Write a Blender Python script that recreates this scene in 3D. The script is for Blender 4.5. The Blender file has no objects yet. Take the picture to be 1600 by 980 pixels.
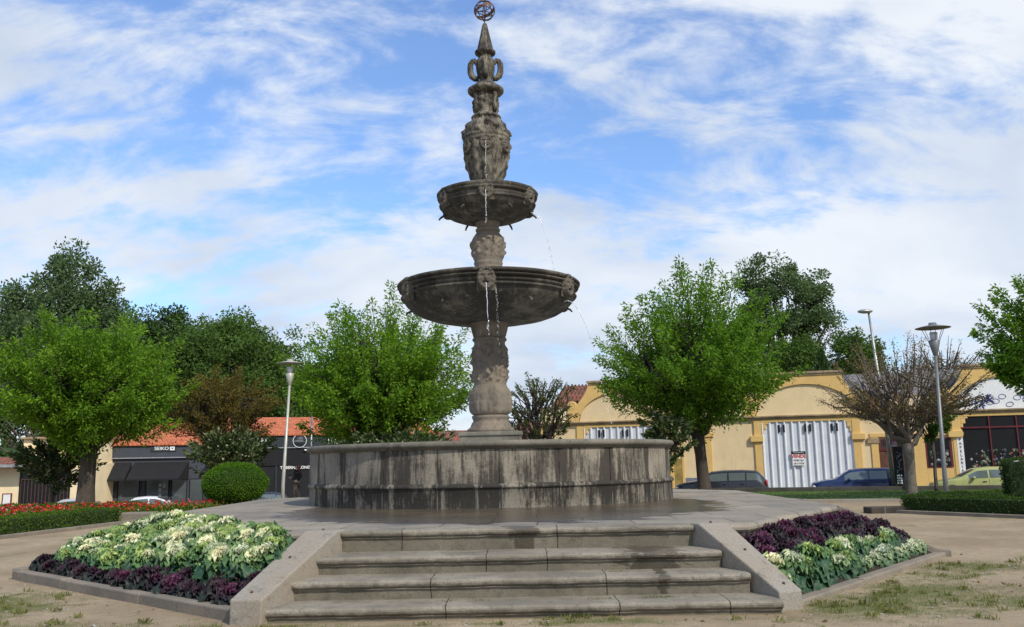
import bpy, math, random
import numpy as np
from mathutils import Vector, Matrix, noise
R = math.radians
scene = bpy.context.scene
col = scene.collection
rng = np.random.default_rng(7)
random.seed(7)

# ------------------------------------------------------------------ camera
EYE, F_PX = 1.6, 1400.0
TILT, ROLL = math.atan(232/1400.0), 0.0195
cam_d = bpy.data.cameras.new('camera'); cam = bpy.data.objects.new('camera', cam_d); col.objects.link(cam)
cam_d.sensor_width = 36.0; cam_d.lens = 36.0*F_PX/1600.0; cam_d.clip_start = 0.1; cam_d.clip_end = 6000
_r = Vector((1,0,0)); _f = Vector((0,math.cos(TILT),math.sin(TILT))); _u = Vector((0,-math.sin(TILT),math.cos(TILT)))
_cx = _r*math.cos(ROLL) - _u*math.sin(ROLL); _cy = _r*math.sin(ROLL) + _u*math.cos(ROLL); _cz = -_f
cam.matrix_world = Matrix(((_cx.x,_cy.x,_cz.x,0),(_cx.y,_cy.y,_cz.y,0),(_cx.z,_cy.z,_cz.z,EYE),(0,0,0,1)))
scene.camera = cam

# ------------------------------------------------------------------ world, sun, exposure
SUN_EL, SUN_AZ = 43.0, 144.0      # azimuth clockwise from +Y (north): behind the viewer's right shoulder
sun_dir = Vector((math.sin(R(SUN_AZ))*math.cos(R(SUN_EL)), math.cos(R(SUN_AZ))*math.cos(R(SUN_EL)), math.sin(R(SUN_EL))))
scene.view_settings.view_transform = 'Standard'; scene.view_settings.look = 'None'
scene.view_settings.exposure = 0.0; scene.view_settings.gamma = 1.0; scene.view_settings.use_curve_mapping = False
world = bpy.data.worlds.new('World'); scene.world = world; world.use_nodes = True
def build_world():
    nt = world.node_tree; N = nt.nodes; L = nt.links; N.clear()
    out = N.new('ShaderNodeOutputWorld'); bg = N.new('ShaderNodeBackground'); bg.inputs[1].default_value = 0.15
    sky = N.new('ShaderNodeTexSky'); sky.sky_type = 'NISHITA'; sky.sun_disc = False
    sky.sun_elevation = R(SUN_EL); sky.sun_rotation = R(SUN_AZ); sky.air_density = 1.15; sky.dust_density = 0.6; sky.ozone_density = 2.2
    def mth(op, a, b=None, c=None, clamp=False):
        n = N.new('ShaderNodeMath'); n.operation = op; n.use_clamp = clamp
        for i, v in enumerate((a, b, c)):
            if v is None: continue
            if isinstance(v, (int, float)): n.inputs[i].default_value = v
            else: L.new(v, n.inputs[i])
        return n.outputs[0]
    tc = N.new('ShaderNodeTexCoord'); sp = N.new('ShaderNodeSeparateXYZ'); L.new(tc.outputs['Generated'], sp.inputs[0])
    zz = mth('MAXIMUM', sp.outputs[2], 0.0)
    den = mth('ADD', zz, 0.5)
    px = mth('DIVIDE', sp.outputs[0], den); py = mth('DIVIDE', sp.outputs[1], den)
    cb = N.new('ShaderNodeCombineXYZ'); L.new(px, cb.inputs[0]); L.new(py, cb.inputs[1])
    def cloud(rot, sc, loc, scale, detail, rough, dist):
        m = N.new('ShaderNodeMapping'); m.inputs['Rotation'].default_value = (0,0,R(rot)); m.inputs['Scale'].default_value = sc; m.inputs['Location'].default_value = loc
        L.new(cb.outputs[0], m.inputs[0])
        n = N.new('ShaderNodeTexNoise'); n.inputs['Scale'].default_value = scale; n.inputs['Detail'].default_value = detail
        n.inputs['Roughness'].default_value = rough; n.inputs['Distortion'].default_value = dist; L.new(m.outputs[0], n.inputs[0])
        return n.outputs[0]
    a = cloud(-28, (1.0,1.7,1), (3.1,1.7,0), 1.7, 4, 0.5, 0.5)      # large banks
    b = cloud(-22, (1.0,2.2,1), (7.3,2.1,0), 4.2, 12, 0.60, 0.45)    # streaky wisps
    c = cloud(10, (1,1.3,1), (1.3,9.1,0), 15.0, 8, 0.6, 0.3)       # small puffs
    s = mth('ADD', mth('ADD', mth('MULTIPLY', a, 0.72), mth('MULTIPLY', b, 0.92)), mth('MULTIPLY', c, 0.34))
    hz = N.new('ShaderNodeMapRange'); hz.inputs[1].default_value = 0.42; hz.inputs[2].default_value = 0.05; hz.inputs[3].default_value = 0.0; hz.inputs[4].default_value = 0.16
    L.new(zz, hz.inputs[0]); s = mth('ADD', s, hz.outputs[0])
    # more cloud towards the right-hand side
    sx = N.new('ShaderNodeMapRange'); sx.inputs[1].default_value = 0.05; sx.inputs[2].default_value = 0.5; sx.inputs[3].default_value = 0.0; sx.inputs[4].default_value = 0.12
    L.new(sp.outputs[0], sx.inputs[0]); s = mth('ADD', s, sx.outputs[0])
    mr = N.new('ShaderNodeMapRange'); mr.interpolation_type = 'SMOOTHSTEP'; mr.inputs[1].default_value = 0.88; mr.inputs[2].default_value = 1.17; mr.inputs[3].default_value = 0.04; mr.inputs[4].default_value = 0.96
    L.new(s, mr.inputs[0])
    cr = N.new('ShaderNodeValToRGB'); d = cloud(15, (1,1.6,1), (4.4,0.2,0), 2.2, 5, 0.5, 0.3); L.new(d, cr.inputs[0])
    cr.color_ramp.elements[0].position = 0.33; cr.color_ramp.elements[0].color = (3.9,4.5,5.5,1)
    cr.color_ramp.elements[1].position = 0.62; cr.color_ramp.elements[1].color = (5.9,6.2,6.6,1)
    tint = N.new('ShaderNodeMix'); tint.data_type = 'RGBA'; tint.blend_type = 'MULTIPLY'; tint.inputs[0].default_value = 1.0
    L.new(sky.outputs[0], tint.inputs[6]); tint.inputs[7].default_value = (.92,1.12,1.42,1)
    mx = N.new('ShaderNodeMix'); mx.data_type = 'RGBA'; L.new(mr.outputs[0], mx.inputs[0]); L.new(tint.outputs[2], mx.inputs[6]); L.new(cr.outputs[0], mx.inputs[7])
    L.new(mx.outputs[2], bg.inputs[0]); L.new(bg.outputs[0], out.inputs[0])
build_world()
sd = bpy.data.lights.new('sun', 'SUN'); sd.energy = 3.7; sd.angle = R(0.9); sd.color = (1.0,0.93,0.82)
so = bpy.data.objects.new('sun', sd); col.objects.link(so)
so.rotation_euler = (-sun_dir).to_track_quat('-Z','Y').to_euler(); so.location = (20,-20,30)

# ------------------------------------------------------------------ materials
def newmat(name):
    m = bpy.data.materials.new(name); m.use_nodes = True
    nt = m.node_tree; nt.nodes.clear()
    out = nt.nodes.new('ShaderNodeOutputMaterial'); p = nt.nodes.new('ShaderNodeBsdfPrincipled')
    nt.links.new(p.outputs[0], out.inputs[0]); p.inputs['Specular IOR Level'].default_value = 0.35
    return m, nt, nt.nodes, nt.links, p, out
def _noise(nt, vec, scale, detail=5, rough=.55, dist=0., mscale=None, loc=(0,0,0)):
    if mscale or loc != (0,0,0):
        mp = nt.nodes.new('ShaderNodeMapping'); nt.links.new(vec, mp.inputs[0]); mp.inputs['Scale'].default_value = mscale or (1,1,1); mp.inputs['Location'].default_value = loc; vec = mp.outputs[0]
    n = nt.nodes.new('ShaderNodeTexNoise'); nt.links.new(vec, n.inputs[0])
    n.inputs['Scale'].default_value = scale; n.inputs['Detail'].default_value = detail; n.inputs['Roughness'].default_value = rough; n.inputs['Distortion'].default_value = dist
    return n.outputs[0]
def _ramp(nt, fac, p0, p1, v0=0., v1=1.):
    n = nt.nodes.new('ShaderNodeMapRange'); n.interpolation_type = 'SMOOTHSTEP'; nt.links.new(fac, n.inputs[0])
    n.inputs[1].default_value = p0; n.inputs[2].default_value = p1; n.inputs[3].default_value = v0; n.inputs[4].default_value = v1
    return n.outputs[0]
def _mix(nt, fac, a, b, mode='MIX'):
    n = nt.nodes.new('ShaderNodeMix'); n.data_type = 'RGBA'; n.blend_type = mode
    for s, v in ((0,fac),(6,a),(7,b)):
        if isinstance(v, (int,float)): n.inputs[s].default_value = v
        elif isinstance(v, tuple): n.inputs[s].default_value = (*v,1) if len(v)==3 else v
        else: nt.links.new(v, n.inputs[s])
    return n.outputs[2]
def _math(nt, op, a, b=None, clamp=False):
    n = nt.nodes.new('ShaderNodeMath'); n.operation = op; n.use_clamp = clamp
    for i, v in enumerate((a,b)):
        if v is None: continue
        if isinstance(v,(int,float)): n.inputs[i].default_value = v
        else: nt.links.new(v, n.inputs[i])
    return n.outputs[0]
def _bump(nt, p, h, strength, dist=.02):
    b = nt.nodes.new('ShaderNodeBump'); b.inputs['Strength'].default_value = strength; b.inputs['Distance'].default_value = dist
    nt.links.new(h, b.inputs['Height']); nt.links.new(b.outputs[0], p.inputs['Normal'])
def _coord(nt, kind='Object'):
    t = nt.nodes.new('ShaderNodeTexCoord'); return t.outputs[kind]
def plain(name, c, rough=.6, metal=0., var=.18, scale=6., bump=0., spec=None, c2=None):
    m, nt, N, L, p, out = newmat(name)
    v = _coord(nt); n = _noise(nt, v, scale, 6, .6)
    a = tuple(x*(1-var) for x in c); b = tuple(min(1,x*(1+var)) for x in (c2 or c))
    L.new(_mix(nt, _ramp(nt, n, .3, .7), a, b), p.inputs['Base Color'])
    p.inputs['Roughness'].default_value = rough; p.inputs['Metallic'].default_value = metal
    if spec is not None: p.inputs['Specular IOR Level'].default_value = spec
    if bump: _bump(nt, p, _noise(nt, v, scale*6, 6, .6), bump, .01)
    return m
def stone(name, base, streak=0., dark=(.028,.025,.021), grey=(.2,.19,.165), lichen=.4, joints=None, wetmask=None, sscale=2.2, s0=.5, s1=.6, nosing_z=0., ring=False, bump=.5, lscale=1.6):
    m, nt, N, L, p, out = newmat(name)
    v = _coord(nt)
    sep = nt.nodes.new('ShaderNodeSeparateXYZ'); L.new(v, sep.inputs[0])
    big = _noise(nt, v, lscale, 6, .6)
    c = _mix(nt, _ramp(nt, big, .35, .65), base, grey)
    spk = _noise(nt, v, 55, 4, .7)
    c = _mix(nt, _ramp(nt, spk, .35, .7, .0, .55), c, tuple(x*.45 for x in base))
    li = _noise(nt, v, 7, 8, .7, .4, loc=(3,5,1))
    c = _mix(nt, _ramp(nt, li, .52, .72, 0, lichen), c, (.055,.052,.042))
    if streak:
        s = _noise(nt, v, sscale, 9, .66, .15, mscale=(1,1,.16))
        s2 = _noise(nt, v, sscale*5.5, 8, .75, .1, mscale=(1,1,.09), loc=(2,2,2))
        blot = _noise(nt, v, 17, 6, .75, loc=(1,8,3)); dens = _noise(nt, v, .9, 3, .5, loc=(9,1,0))
        s3 = _math(nt,'ADD', _math(nt,'ADD', _math(nt,'MULTIPLY', s, .46), _math(nt,'MULTIPLY', s2, .36)), _math(nt,'ADD', _math(nt,'MULTIPLY', blot, .16), _math(nt,'MULTIPLY', _math(nt,'SUBTRACT', dens, .44), .35)))
        if ring:
            an = nt.nodes.new('ShaderNodeMath'); an.operation = 'ARCTAN2'; L.new(sep.outputs[1], an.inputs[0]); L.new(sep.outputs[0], an.inputs[1])
            u = _math(nt,'MULTIPLY', _math(nt,'SUBTRACT', an.outputs[0], -math.pi/2+R(3.5)), 22/(2*math.pi))
            fr = _math(nt,'ABSOLUTE', _math(nt,'SUBTRACT', _math(nt,'FRACT', _math(nt,'ADD', u, 20.5)), .5))
            s3 = _math(nt,'ADD', s3, _ramp(nt, fr, .0, .11, .085, -.012))
            mort = _ramp(nt, fr, .004, .012, .55, 0.)
        c = _mix(nt, _ramp(nt, s3, s0, s1, 0, streak), c, dark)
        if ring: c = _mix(nt, _math(nt,'MULTIPLY', mort, _ramp(nt, _noise(nt, v, 2.5, 3, .5, loc=(4,4,4)), .4, .6)), c, (.30,.28,.23))
        s4 = _noise(nt, v, 9, 6, .7, .1, mscale=(1,1,.05), loc=(7,1,2))
        c = _mix(nt, _ramp(nt, s4, .60, .68, 0, .35), c, (.36,.35,.31))
    if nosing_z:  # darker mottled band low on the nosing, darker olive tone on the riser
        t = _ramp(nt, sep.outputs[2], nosing_z-.11, nosing_z-.05, 0., .55); t2 = _ramp(nt, sep.outputs[2], nosing_z-.045, nosing_z-.012, 1., 0.)
        gn = _ramp(nt, _noise(nt, v, 13, 9, .8, .2, mscale=(.6,1,1), loc=(nosing_z*7,0,0)), .40, .58, 0, .92)
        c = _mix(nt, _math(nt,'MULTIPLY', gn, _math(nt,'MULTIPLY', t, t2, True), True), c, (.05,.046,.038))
        gn2 = _ramp(nt, _noise(nt, v, 5, 9, .75, .2, loc=(nosing_z*3,4,0)), .5, .68, 0, .6)
        rz = nt.nodes.new('ShaderNodeMapRange'); rz.inputs[1].default_value = nosing_z-.125; rz.inputs[2].default_value = nosing_z-.095; rz.inputs[3].default_value = 1.; rz.inputs[4].default_value = 0.; L.new(sep.outputs[2], rz.inputs[0])
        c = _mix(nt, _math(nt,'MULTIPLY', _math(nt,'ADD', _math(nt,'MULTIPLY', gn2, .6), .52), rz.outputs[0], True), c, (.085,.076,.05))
    rough = .88
    if wetmask:
        w = wetmask(nt, v, sep)
        c = _mix(nt, w, c, _mix(nt, 1.0, c, (.36,.33,.29), 'MULTIPLY'))
        L.new(_math(nt,'SUBTRACT', .85, _math(nt,'MULTIPLY', w, .62)), p.inputs['Roughness'])
    else: p.inputs['Roughness'].default_value = rough
    h = _math(nt,'ADD', _noise(nt, v, 30, 8, .7), _math(nt,'MULTIPLY', _noise(nt, v, 6, 5, .6), 1.5))
    if joints: 
        jm, c = joints(nt, v, sep, c); h = _math(nt,'SUBTRACT', h, _math(nt,'MULTIPLY', jm, 3.))
    L.new(c, p.inputs['Base Color'])
    _bump(nt, p, h, bump, .012)
    return m
def leafmat(name, c1, c2, trans=.35, rough=.5, c3=None):
    m, nt, N, L, p, out = newmat(name)
    at = nt.nodes.new('ShaderNodeAttribute'); at.attribute_name = 'tint'
    v = _coord(nt)
    n = _noise(nt, v, 1.1, 3, .5)
    f = _math(nt,'ADD', _math(nt,'MULTIPLY', at.outputs['Fac'], .6), _math(nt,'MULTIPLY', _ramp(nt, n, .3, .7), .4))
    c = _mix(nt, f, c1, c2)
    if c3: c = _mix(nt, _ramp(nt, at.outputs['Fac'], .82, .9), c, c3)
    L.new(c, p.inputs['Base Color']); p.inputs['Roughness'].default_value = max(.6,rough); p.inputs['Specular IOR Level'].default_value = .12
    tr = nt.nodes.new('ShaderNodeBsdfTranslucent'); L.new(_mix(nt, 1., c, (1.25,1.3,.6), 'MULTIPLY'), tr.inputs[0])
    ms = nt.nodes.new('ShaderNodeMixShader'); ms.inputs[0].default_value = trans
    L.new(p.outputs[0], ms.inputs[1]); L.new(tr.outputs[0], ms.inputs[2]); L.new(ms.outputs[0], out.inputs[0])
    return m
def attrmat(name, attr, rough=.55, trans=.2):
    m, nt, N, L, p, out = newmat(name)
    at = nt.nodes.new('ShaderNodeAttribute'); at.attribute_name = attr
    n = _noise(nt, _coord(nt), 25, 4, .6)
    oi = nt.nodes.new('ShaderNodeObjectInfo')
    c = _mix(nt, 1., at.outputs['Color'], _mix(nt, _ramp(nt, n, .3, .7), (.75,.75,.75), (1.1,1.1,1.1)), 'MULTIPLY')
    c = _mix(nt, 1., c, _mix(nt, oi.outputs['Random'], (.72,.80,.78), (1.12,1.08,1.0)), 'MULTIPLY')
    L.new(c, p.inputs['Base Color']); p.inputs['Roughness'].default_value = rough
    tr = nt.nodes.new('ShaderNodeBsdfTranslucent'); L.new(c, tr.inputs[0])
    ms = nt.nodes.new('ShaderNodeMixShader'); ms.inputs[0].default_value = trans
    L.new(p.outputs[0], ms.inputs[1]); L.new(tr.outputs[0], ms.inputs[2]); L.new(ms.outputs[0], out.inputs[0])
    return m
M = {}
G1, G2 = (.34,.305,.245), (.25,.235,.205)
M['wall'] = stone('weathered_granite_wall', (.34,.295,.225), streak=.95, grey=(.22,.20,.16), dark=(.04,.034,.027), s0=.45, s1=.575, lichen=.45, sscale=3.4, ring=True)
M['plinth'] = stone('dark_stained_granite', (.30,.265,.2), streak=.97, grey=(.2,.185,.15), s0=.43, s1=.54, lichen=.4, sscale=3.4, ring=True)
M['rim'] = stone('granite_rim', (.22,.20,.155), lichen=.7, grey=(.13,.12,.095), streak=.45, s0=.55,s1=.66)
M['column'] = stone('brown_granite', (.245,.20,.145), lichen=.6, grey=(.165,.145,.115), streak=.5, s0=.5, s1=.62, bump=.7)
M['bowl'] = stone('dark_wet_granite', (.17,.155,.12), lichen=.65, grey=(.08,.075,.062), streak=.85, s0=.43, s1=.55, bump=.7, lscale=3)
M['urn'] = stone('grey_granite', (.27,.24,.18), lichen=.75, grey=(.12,.11,.085), streak=.9, s0=.45, s1=.53, sscale=5, bump=.8, lscale=3)
M['mask'] = stone('carved_granite', (.20,.175,.13), lichen=.75, grey=(.07,.064,.052), streak=.5, s0=.5, s1=.62, bump=.9, lscale=8)
def step_joint(offs):
    def f(nt, v, sep, c):
        jm = None
        for o in offs:
            d = _math(nt,'ABSOLUTE', _math(nt,'SUBTRACT', _math(nt,'ADD', sep.outputs[0], _math(nt,'MULTIPLY', _noise(nt, v, 4, 3, .6), .05)), o+.025))
            a = _ramp(nt, d, .002, .008, 1., 0.)
            jm = a if jm is None else _math(nt,'MAXIMUM', jm, a)
        # only the joints are darkened here
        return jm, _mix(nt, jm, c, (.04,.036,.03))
    return f
def wet_platform(nt, v, sep):
    # spray-wetted flags: an irregular pool in front of and around the basin
    dx = _math(nt,'SUBTRACT', sep.outputs[0], -.2); dy = _math(nt,'SUBTRACT', sep.outputs[1], 16.6)
    r = _math(nt,'SQRT', _math(nt,'ADD', _math(nt,'POWER', _math(nt,'MULTIPLY', dx, 1.2), 2), _math(nt,'POWER', _math(nt,'MULTIPLY', dy, 1.05), 2)))
    n = _noise(nt, v, 1.5, 7, .62, .2, mscale=(.7,1.2,1))
    r = _math(nt,'ADD', r, _math(nt,'MULTIPLY', n, 3.2))
    return _ramp(nt, r, 5.75, 5.6, 0., 1.) if False else _ramp(nt, _math(nt,'MULTIPLY', r, -1), -6.5, -6.2, 0., 1.)
def slabs(nt, v, sep, c):
    mp = nt.nodes.new('ShaderNodeMapping'); nt.links.new(v, mp.inputs[0]); mp.inputs['Rotation'].default_value = (0,0,R(1.5))
    w = nt.nodes.new('ShaderNodeVectorMath'); w.operation = 'ADD'; nt.links.new(mp.outputs[0], w.inputs[0])
    nn = nt.nodes.new('ShaderNodeTexNoise'); nn.inputs['Scale'].default_value = 1.2; nt.links.new(v, nn.inputs[0])
    sc = nt.nodes.new('ShaderNodeVectorMath'); sc.operation = 'SCALE'; sc.inputs[3].default_value = .08; nt.links.new(nn.outputs[1], sc.inputs[0]); nt.links.new(sc.outputs[0], w.inputs[1])
    b = nt.nodes.new('ShaderNodeTexBrick'); nt.links.new(w.outputs[0], b.inputs[0]); b.inputs['Scale'].default_value = 1.
    b.inputs['Brick Width'].default_value = 1.25; b.inputs['Row Height'].default_value = .78; b.inputs['Mortar Size'].default_value = .012; b.inputs['Mortar Smooth'].default_value = .3
    b.inputs['Color1'].default_value = (.82,.82,.84,1); b.inputs['Color2'].default_value = (1.12,1.08,1.02,1); b.inputs['Mortar'].default_value = (.35,.33,.28,1)
    return b.outputs['Fac'], _mix(nt, 1., c, b.outputs['Color'], 'MULTIPLY')
M['paving'] = stone('granite_flags', (.34,.30,.235), lichen=.4, grey=(.24,.22,.18), joints=slabs, wetmask=wet_platform, bump=.35, lscale=1.)
M['cheek'] = stone('smooth_granite', (.31,.262,.2), lichen=.5, grey=(.31,.285,.24), bump=.3)
M['kerbstone'] = stone('kerb_granite', (.28,.235,.18), lichen=.5, grey=(.2,.175,.14), bump=.5)
M['retain'] = stone('mossy_granite', (.30,.265,.18), lichen=.6, grey=(.2,.185,.13), streak=.4)
def wetblot(cx, w):
    def f(nt, v, sep):
        d = _math(nt,'ABSOLUTE', _math(nt,'SUBTRACT', sep.outputs[0], cx))
        d = _math(nt,'ADD', d, _math(nt,'MULTIPLY', _noise(nt, v, 4.5, 9, .72, .6, mscale=(.8,1.6,1.6), loc=(cx,0,0)), w*3.2))
        return _ramp(nt, _math(nt,'MULTIPLY', d, -1), -w*2.2, -w*1.95, 0., .9)
    return f
def mk_step(i, joints, wet): return stone('granite_step_%s' % ('a','b','c','d')[i], (.30,.265,.205), lichen=.7, grey=(.185,.165,.125), joints=step_joint(joints), wetmask=wet, bump=.6, nosing_z=(.14,.35,.55,.806)[i])
M['steps'] = [mk_step(0, (-.75,1.05,2.2), wetblot(9,.1)), mk_step(1, (-.95,.98), wetblot(1.6,.12)), mk_step(2, (-.35,.35), wetblot(1.55,.62)), mk_step(3, (.5,-1.4), wetblot(.08,.33))]
M['plaster_cream'] = stone('cream_plaster', (.86,.68,.39), lichen=.05, grey=(.80,.62,.36), streak=.22, dark=(.35,.27,.16), s0=.5, s1=.7, bump=.08)
M['plaster_ochre'] = stone('ochre_plaster', (.80,.54,.19), lichen=.12, grey=(.73,.48,.18), streak=.22, dark=(.2,.13,.06), s0=.56, s1=.7, bump=.15)
M['plaster_pale'] = plain('pale_yellow_plaster', (.84,.69,.43), .85, var=.07, scale=1.5, bump=.15)
M['cornice'] = stone('stained_cornice', (.50,.36,.19), lichen=.6, grey=(.3,.23,.15), streak=.6, s0=.5, s1=.64, dark=(.1,.07,.05), bump=.2)
M['blue_dado'] = plain('blue_grey_dado', (.15,.17,.24), .8, var=.15, scale=3)
M['white'] = plain('white_paint', (.78,.78,.76), .5, var=.05)
M['metal_white'] = stone('white_sheet_metal', (.74,.77,.80), lichen=.03, grey=(.68,.71,.75), streak=.28, dark=(.25,.25,.25), s0=.55, s1=.7, bump=.03); 
M['charcoal'] = plain('charcoal_paint', (.05,.056,.07), .7, var=.1, scale=1.5)
M['charcoal2'] = plain('dark_fascia', (.028,.036,.042), .5, var=.1)
M['black'] = plain('black_fabric', (.012,.012,.014), .85, var=.2)
M['interior'] = plain('dark_interior', (.008,.009,.012), .6)
M['grey_line'] = plain('grey_trim', (.27,.28,.30), .5)
M['lettering'] = plain('white_lettering', (.8,.8,.78), .4, var=.03)
M['red_paint'] = plain('red_paint', (.5,.03,.03), .5)
M['red_frame'] = plain('dark_red_frame', (.13,.02,.027), .5)
M['brown_wood'] = plain('brown_wood', (.12,.05,.03), .6, var=.3, scale=3)
M['olive_wood'] = plain('olive_planks', (.35,.25,.07), .7, var=.3, scale=3)
M['asphalt'] = plain('asphalt', (.05,.05,.052), .9, var=.2, scale=8, bump=.3)
M['pavement'] = plain('pavement_stone', (.3,.28,.25), .9, var=.15, scale=4, bump=.2)
M['steel'] = plain('galvanised_steel', (.36,.36,.34), .45, metal=.7, var=.12, scale=3)
M['lamp_grey'] = plain('grey_lamp_paint', (.17,.18,.18), .45, metal=.3, var=.1)
M['lamp_light'] = plain('light_lamp_paint', (.42,.42,.37), .45, metal=.3, var=.1)
M['rust'] = plain('rusty_iron', (.12,.07,.05), .6, metal=.5, var=.4, scale=20)
M['soil'] = plain('dark_soil', (.035,.025,.017), .95, var=.4, scale=20, bump=.8)
M['turf'] = plain('lawn_grass', (.07,.13,.025), .9, var=.35, scale=9, bump=.8)
M['tyre'] = plain('tyre_rubber', (.015,.015,.016), .8)
M['rimm'] = plain('alloy', (.45,.46,.48), .35, metal=.8)
M['lampglass'] = plain('headlight_glass', (.55,.57,.6), .12, var=.05, spec=.8)
M['redglass'] = plain('tail_light', (.35,.02,.02), .2)
def tile_roof(name, c1, c2, sx, sz, ang=0., cdark=None):
    m, nt, N, L, p, out = newmat(name)
    v = _coord(nt)
    mp = nt.nodes.new('ShaderNodeMapping'); L.new(v, mp.inputs[0]); mp.inputs['Rotation'].default_value = (0,0,R(ang))
    b = nt.nodes.new('ShaderNodeTexBrick'); L.new(mp.outputs[0], b.inputs[0]); b.inputs['Scale'].default_value = 1.; b.inputs['Brick Width'].default_value = sx; b.inputs['Row Height'].default_value = sz
    b.inputs['Mortar Size'].default_value = .02; b.inputs['Color1'].default_value = (*c1,1); b.inputs['Color2'].default_value = (*c2,1); b.inputs['Mortar'].default_value = (*(cdark or tuple(x*.35 for x in c1)),1)
    n = _noise(nt, v, 3, 6, .7)
    L.new(_mix(nt, 1., b.outputs['Color'], _mix(nt, _ramp(nt, n, .3, .7), (.65,.65,.65), (1.15,1.1,1.05)), 'MULTIPLY'), p.inputs['Base Color'])
    p.inputs['Roughness'].default_value = .85; _bump(nt, p, b.outputs['Fac'], .4, .03)
    return m
M['tile_orange'] = tile_roof('orange_clay_tiles', (.62,.19,.08), (.5,.15,.07), .22, .35, cdark=(.3,.08,.04))
M['tile_old'] = tile_roof('old_mixed_tiles', (.33,.11,.07), (.16,.09,.06), .22, .35, cdark=(.07,.04,.03))
M['slate'] = tile_roof('grey_diamond_tiles', (.12,.12,.125), (.15,.15,.155), .38, .38, ang=45, cdark=(.28,.28,.28))
def glass(name, c=(.02,.025,.03), rough=.05):
    m, nt, N, L, p, out = newmat(name)
    n = _noise(nt, _coord(nt), 3, 3, .5)
    L.new(_mix(nt, n, c, tuple(x*1.6 for x in c)), p.inputs['Base Color']); p.inputs['Roughness'].default_value = rough; p.inputs['Specular IOR Level'].default_value = .8
    return m
M['glass'] = glass('window_glass'); M['carglass'] = glass('car_glass', (.08,.10,.10), .04)  # car glass colour lightened to carry pale greenish reflections
M['shopglass'] = glass('shop_glass', (.012,.013,.014), .25); M['shopglass'].node_tree.nodes['Principled BSDF'].inputs['Specular IOR Level'].default_value = .15
def waterm():
    m, nt, N, L, p, out = newmat('water')
    n = _noise(nt, _coord(nt), 8, 3, .5)
    L.new(_mix(nt, n, (.75,.8,.85), (.95,.97,1.)), p.inputs['Base Color']); p.inputs['Roughness'].default_value = .08; p.inputs['Transmission Weight'].default_value = .55; p.inputs['IOR'].default_value = 1.33
    return m
M['water'] = waterm()
def carpaint(name, c):
    m, nt, N, L, p, out = newmat(name)
    n = _noise(nt, _coord(nt), 4, 6, .6)
    L.new(_mix(nt, _ramp(nt, n, .3, .7), tuple(x*.9 for x in c), tuple(min(1,x*1.05) for x in c)), p.inputs['Base Color'])
    L.new(_ramp(nt, n, .3, .7, .28, .4), p.inputs['Roughness']); p.inputs['Coat Weight'].default_value = .6; p.inputs['Coat Roughness'].default_value = .08
    return m
M['bark_dark'] = stone('dark_bark', (.075,.06,.045), lichen=.4, grey=(.05,.042,.034), streak=.5, bump=1.)
M['bark_grey'] = stone('grey_bark', (.17,.145,.115), lichen=.5, grey=(.11,.095,.08), streak=.4, bump=1.)
M['leaf_spring'] = leafmat('spring_leaves', (.045,.13,.012), (.235,.40,.035), .45)
M['leaf_spring_deep'] = leafmat('spring_leaves_deep', (.038,.115,.012), (.20,.36,.035), .42)
M['leaf_dark'] = leafmat('dark_leaves', (.028,.065,.022), (.075,.13,.038), .25)
M['leaf_mid'] = leafmat('mid_leaves', (.04,.095,.022), (.115,.19,.04), .3)
M['leaf_blue'] = leafmat('bluish_leaves', (.05,.10,.045), (.13,.195,.08), .3)
M['leaf_olive'] = leafmat('olive_leaves', (.05,.08,.02), (.12,.14,.045), .3)
M['leaf_magnolia'] = leafmat('glossy_leaves', (.03,.06,.02), (.10,.14,.05), .2, .35, (.32,.33,.2))
M['leaf_bronze'] = leafmat('bronze_leaves', (.05,.075,.015), (.21,.13,.03), .3)
M['leaf_brown'] = leafmat('young_brown_leaves', (.10,.13,.045), (.24,.12,.07), .25)
M['leaf_hedge'] = leafmat('hedge_leaves', (.04,.085,.012), (.10,.17,.02), .25)
M['leaf_hedge_dark'] = leafmat('dark_hedge_leaves', (.022,.055,.012), (.06,.11,.018), .25)
M['topiary'] = leafmat('topiary_leaves', (.045,.12,.008), (.11,.22,.014), .2)
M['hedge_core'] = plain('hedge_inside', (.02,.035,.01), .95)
M['grassblade'] = leafmat('grass_blades', (.09,.12,.03), (.24,.23,.08), .3)
M['kale'] = attrmat('kale_leaf', 'Col'); M['flower'] = attrmat('petals', 'Col')

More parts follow.
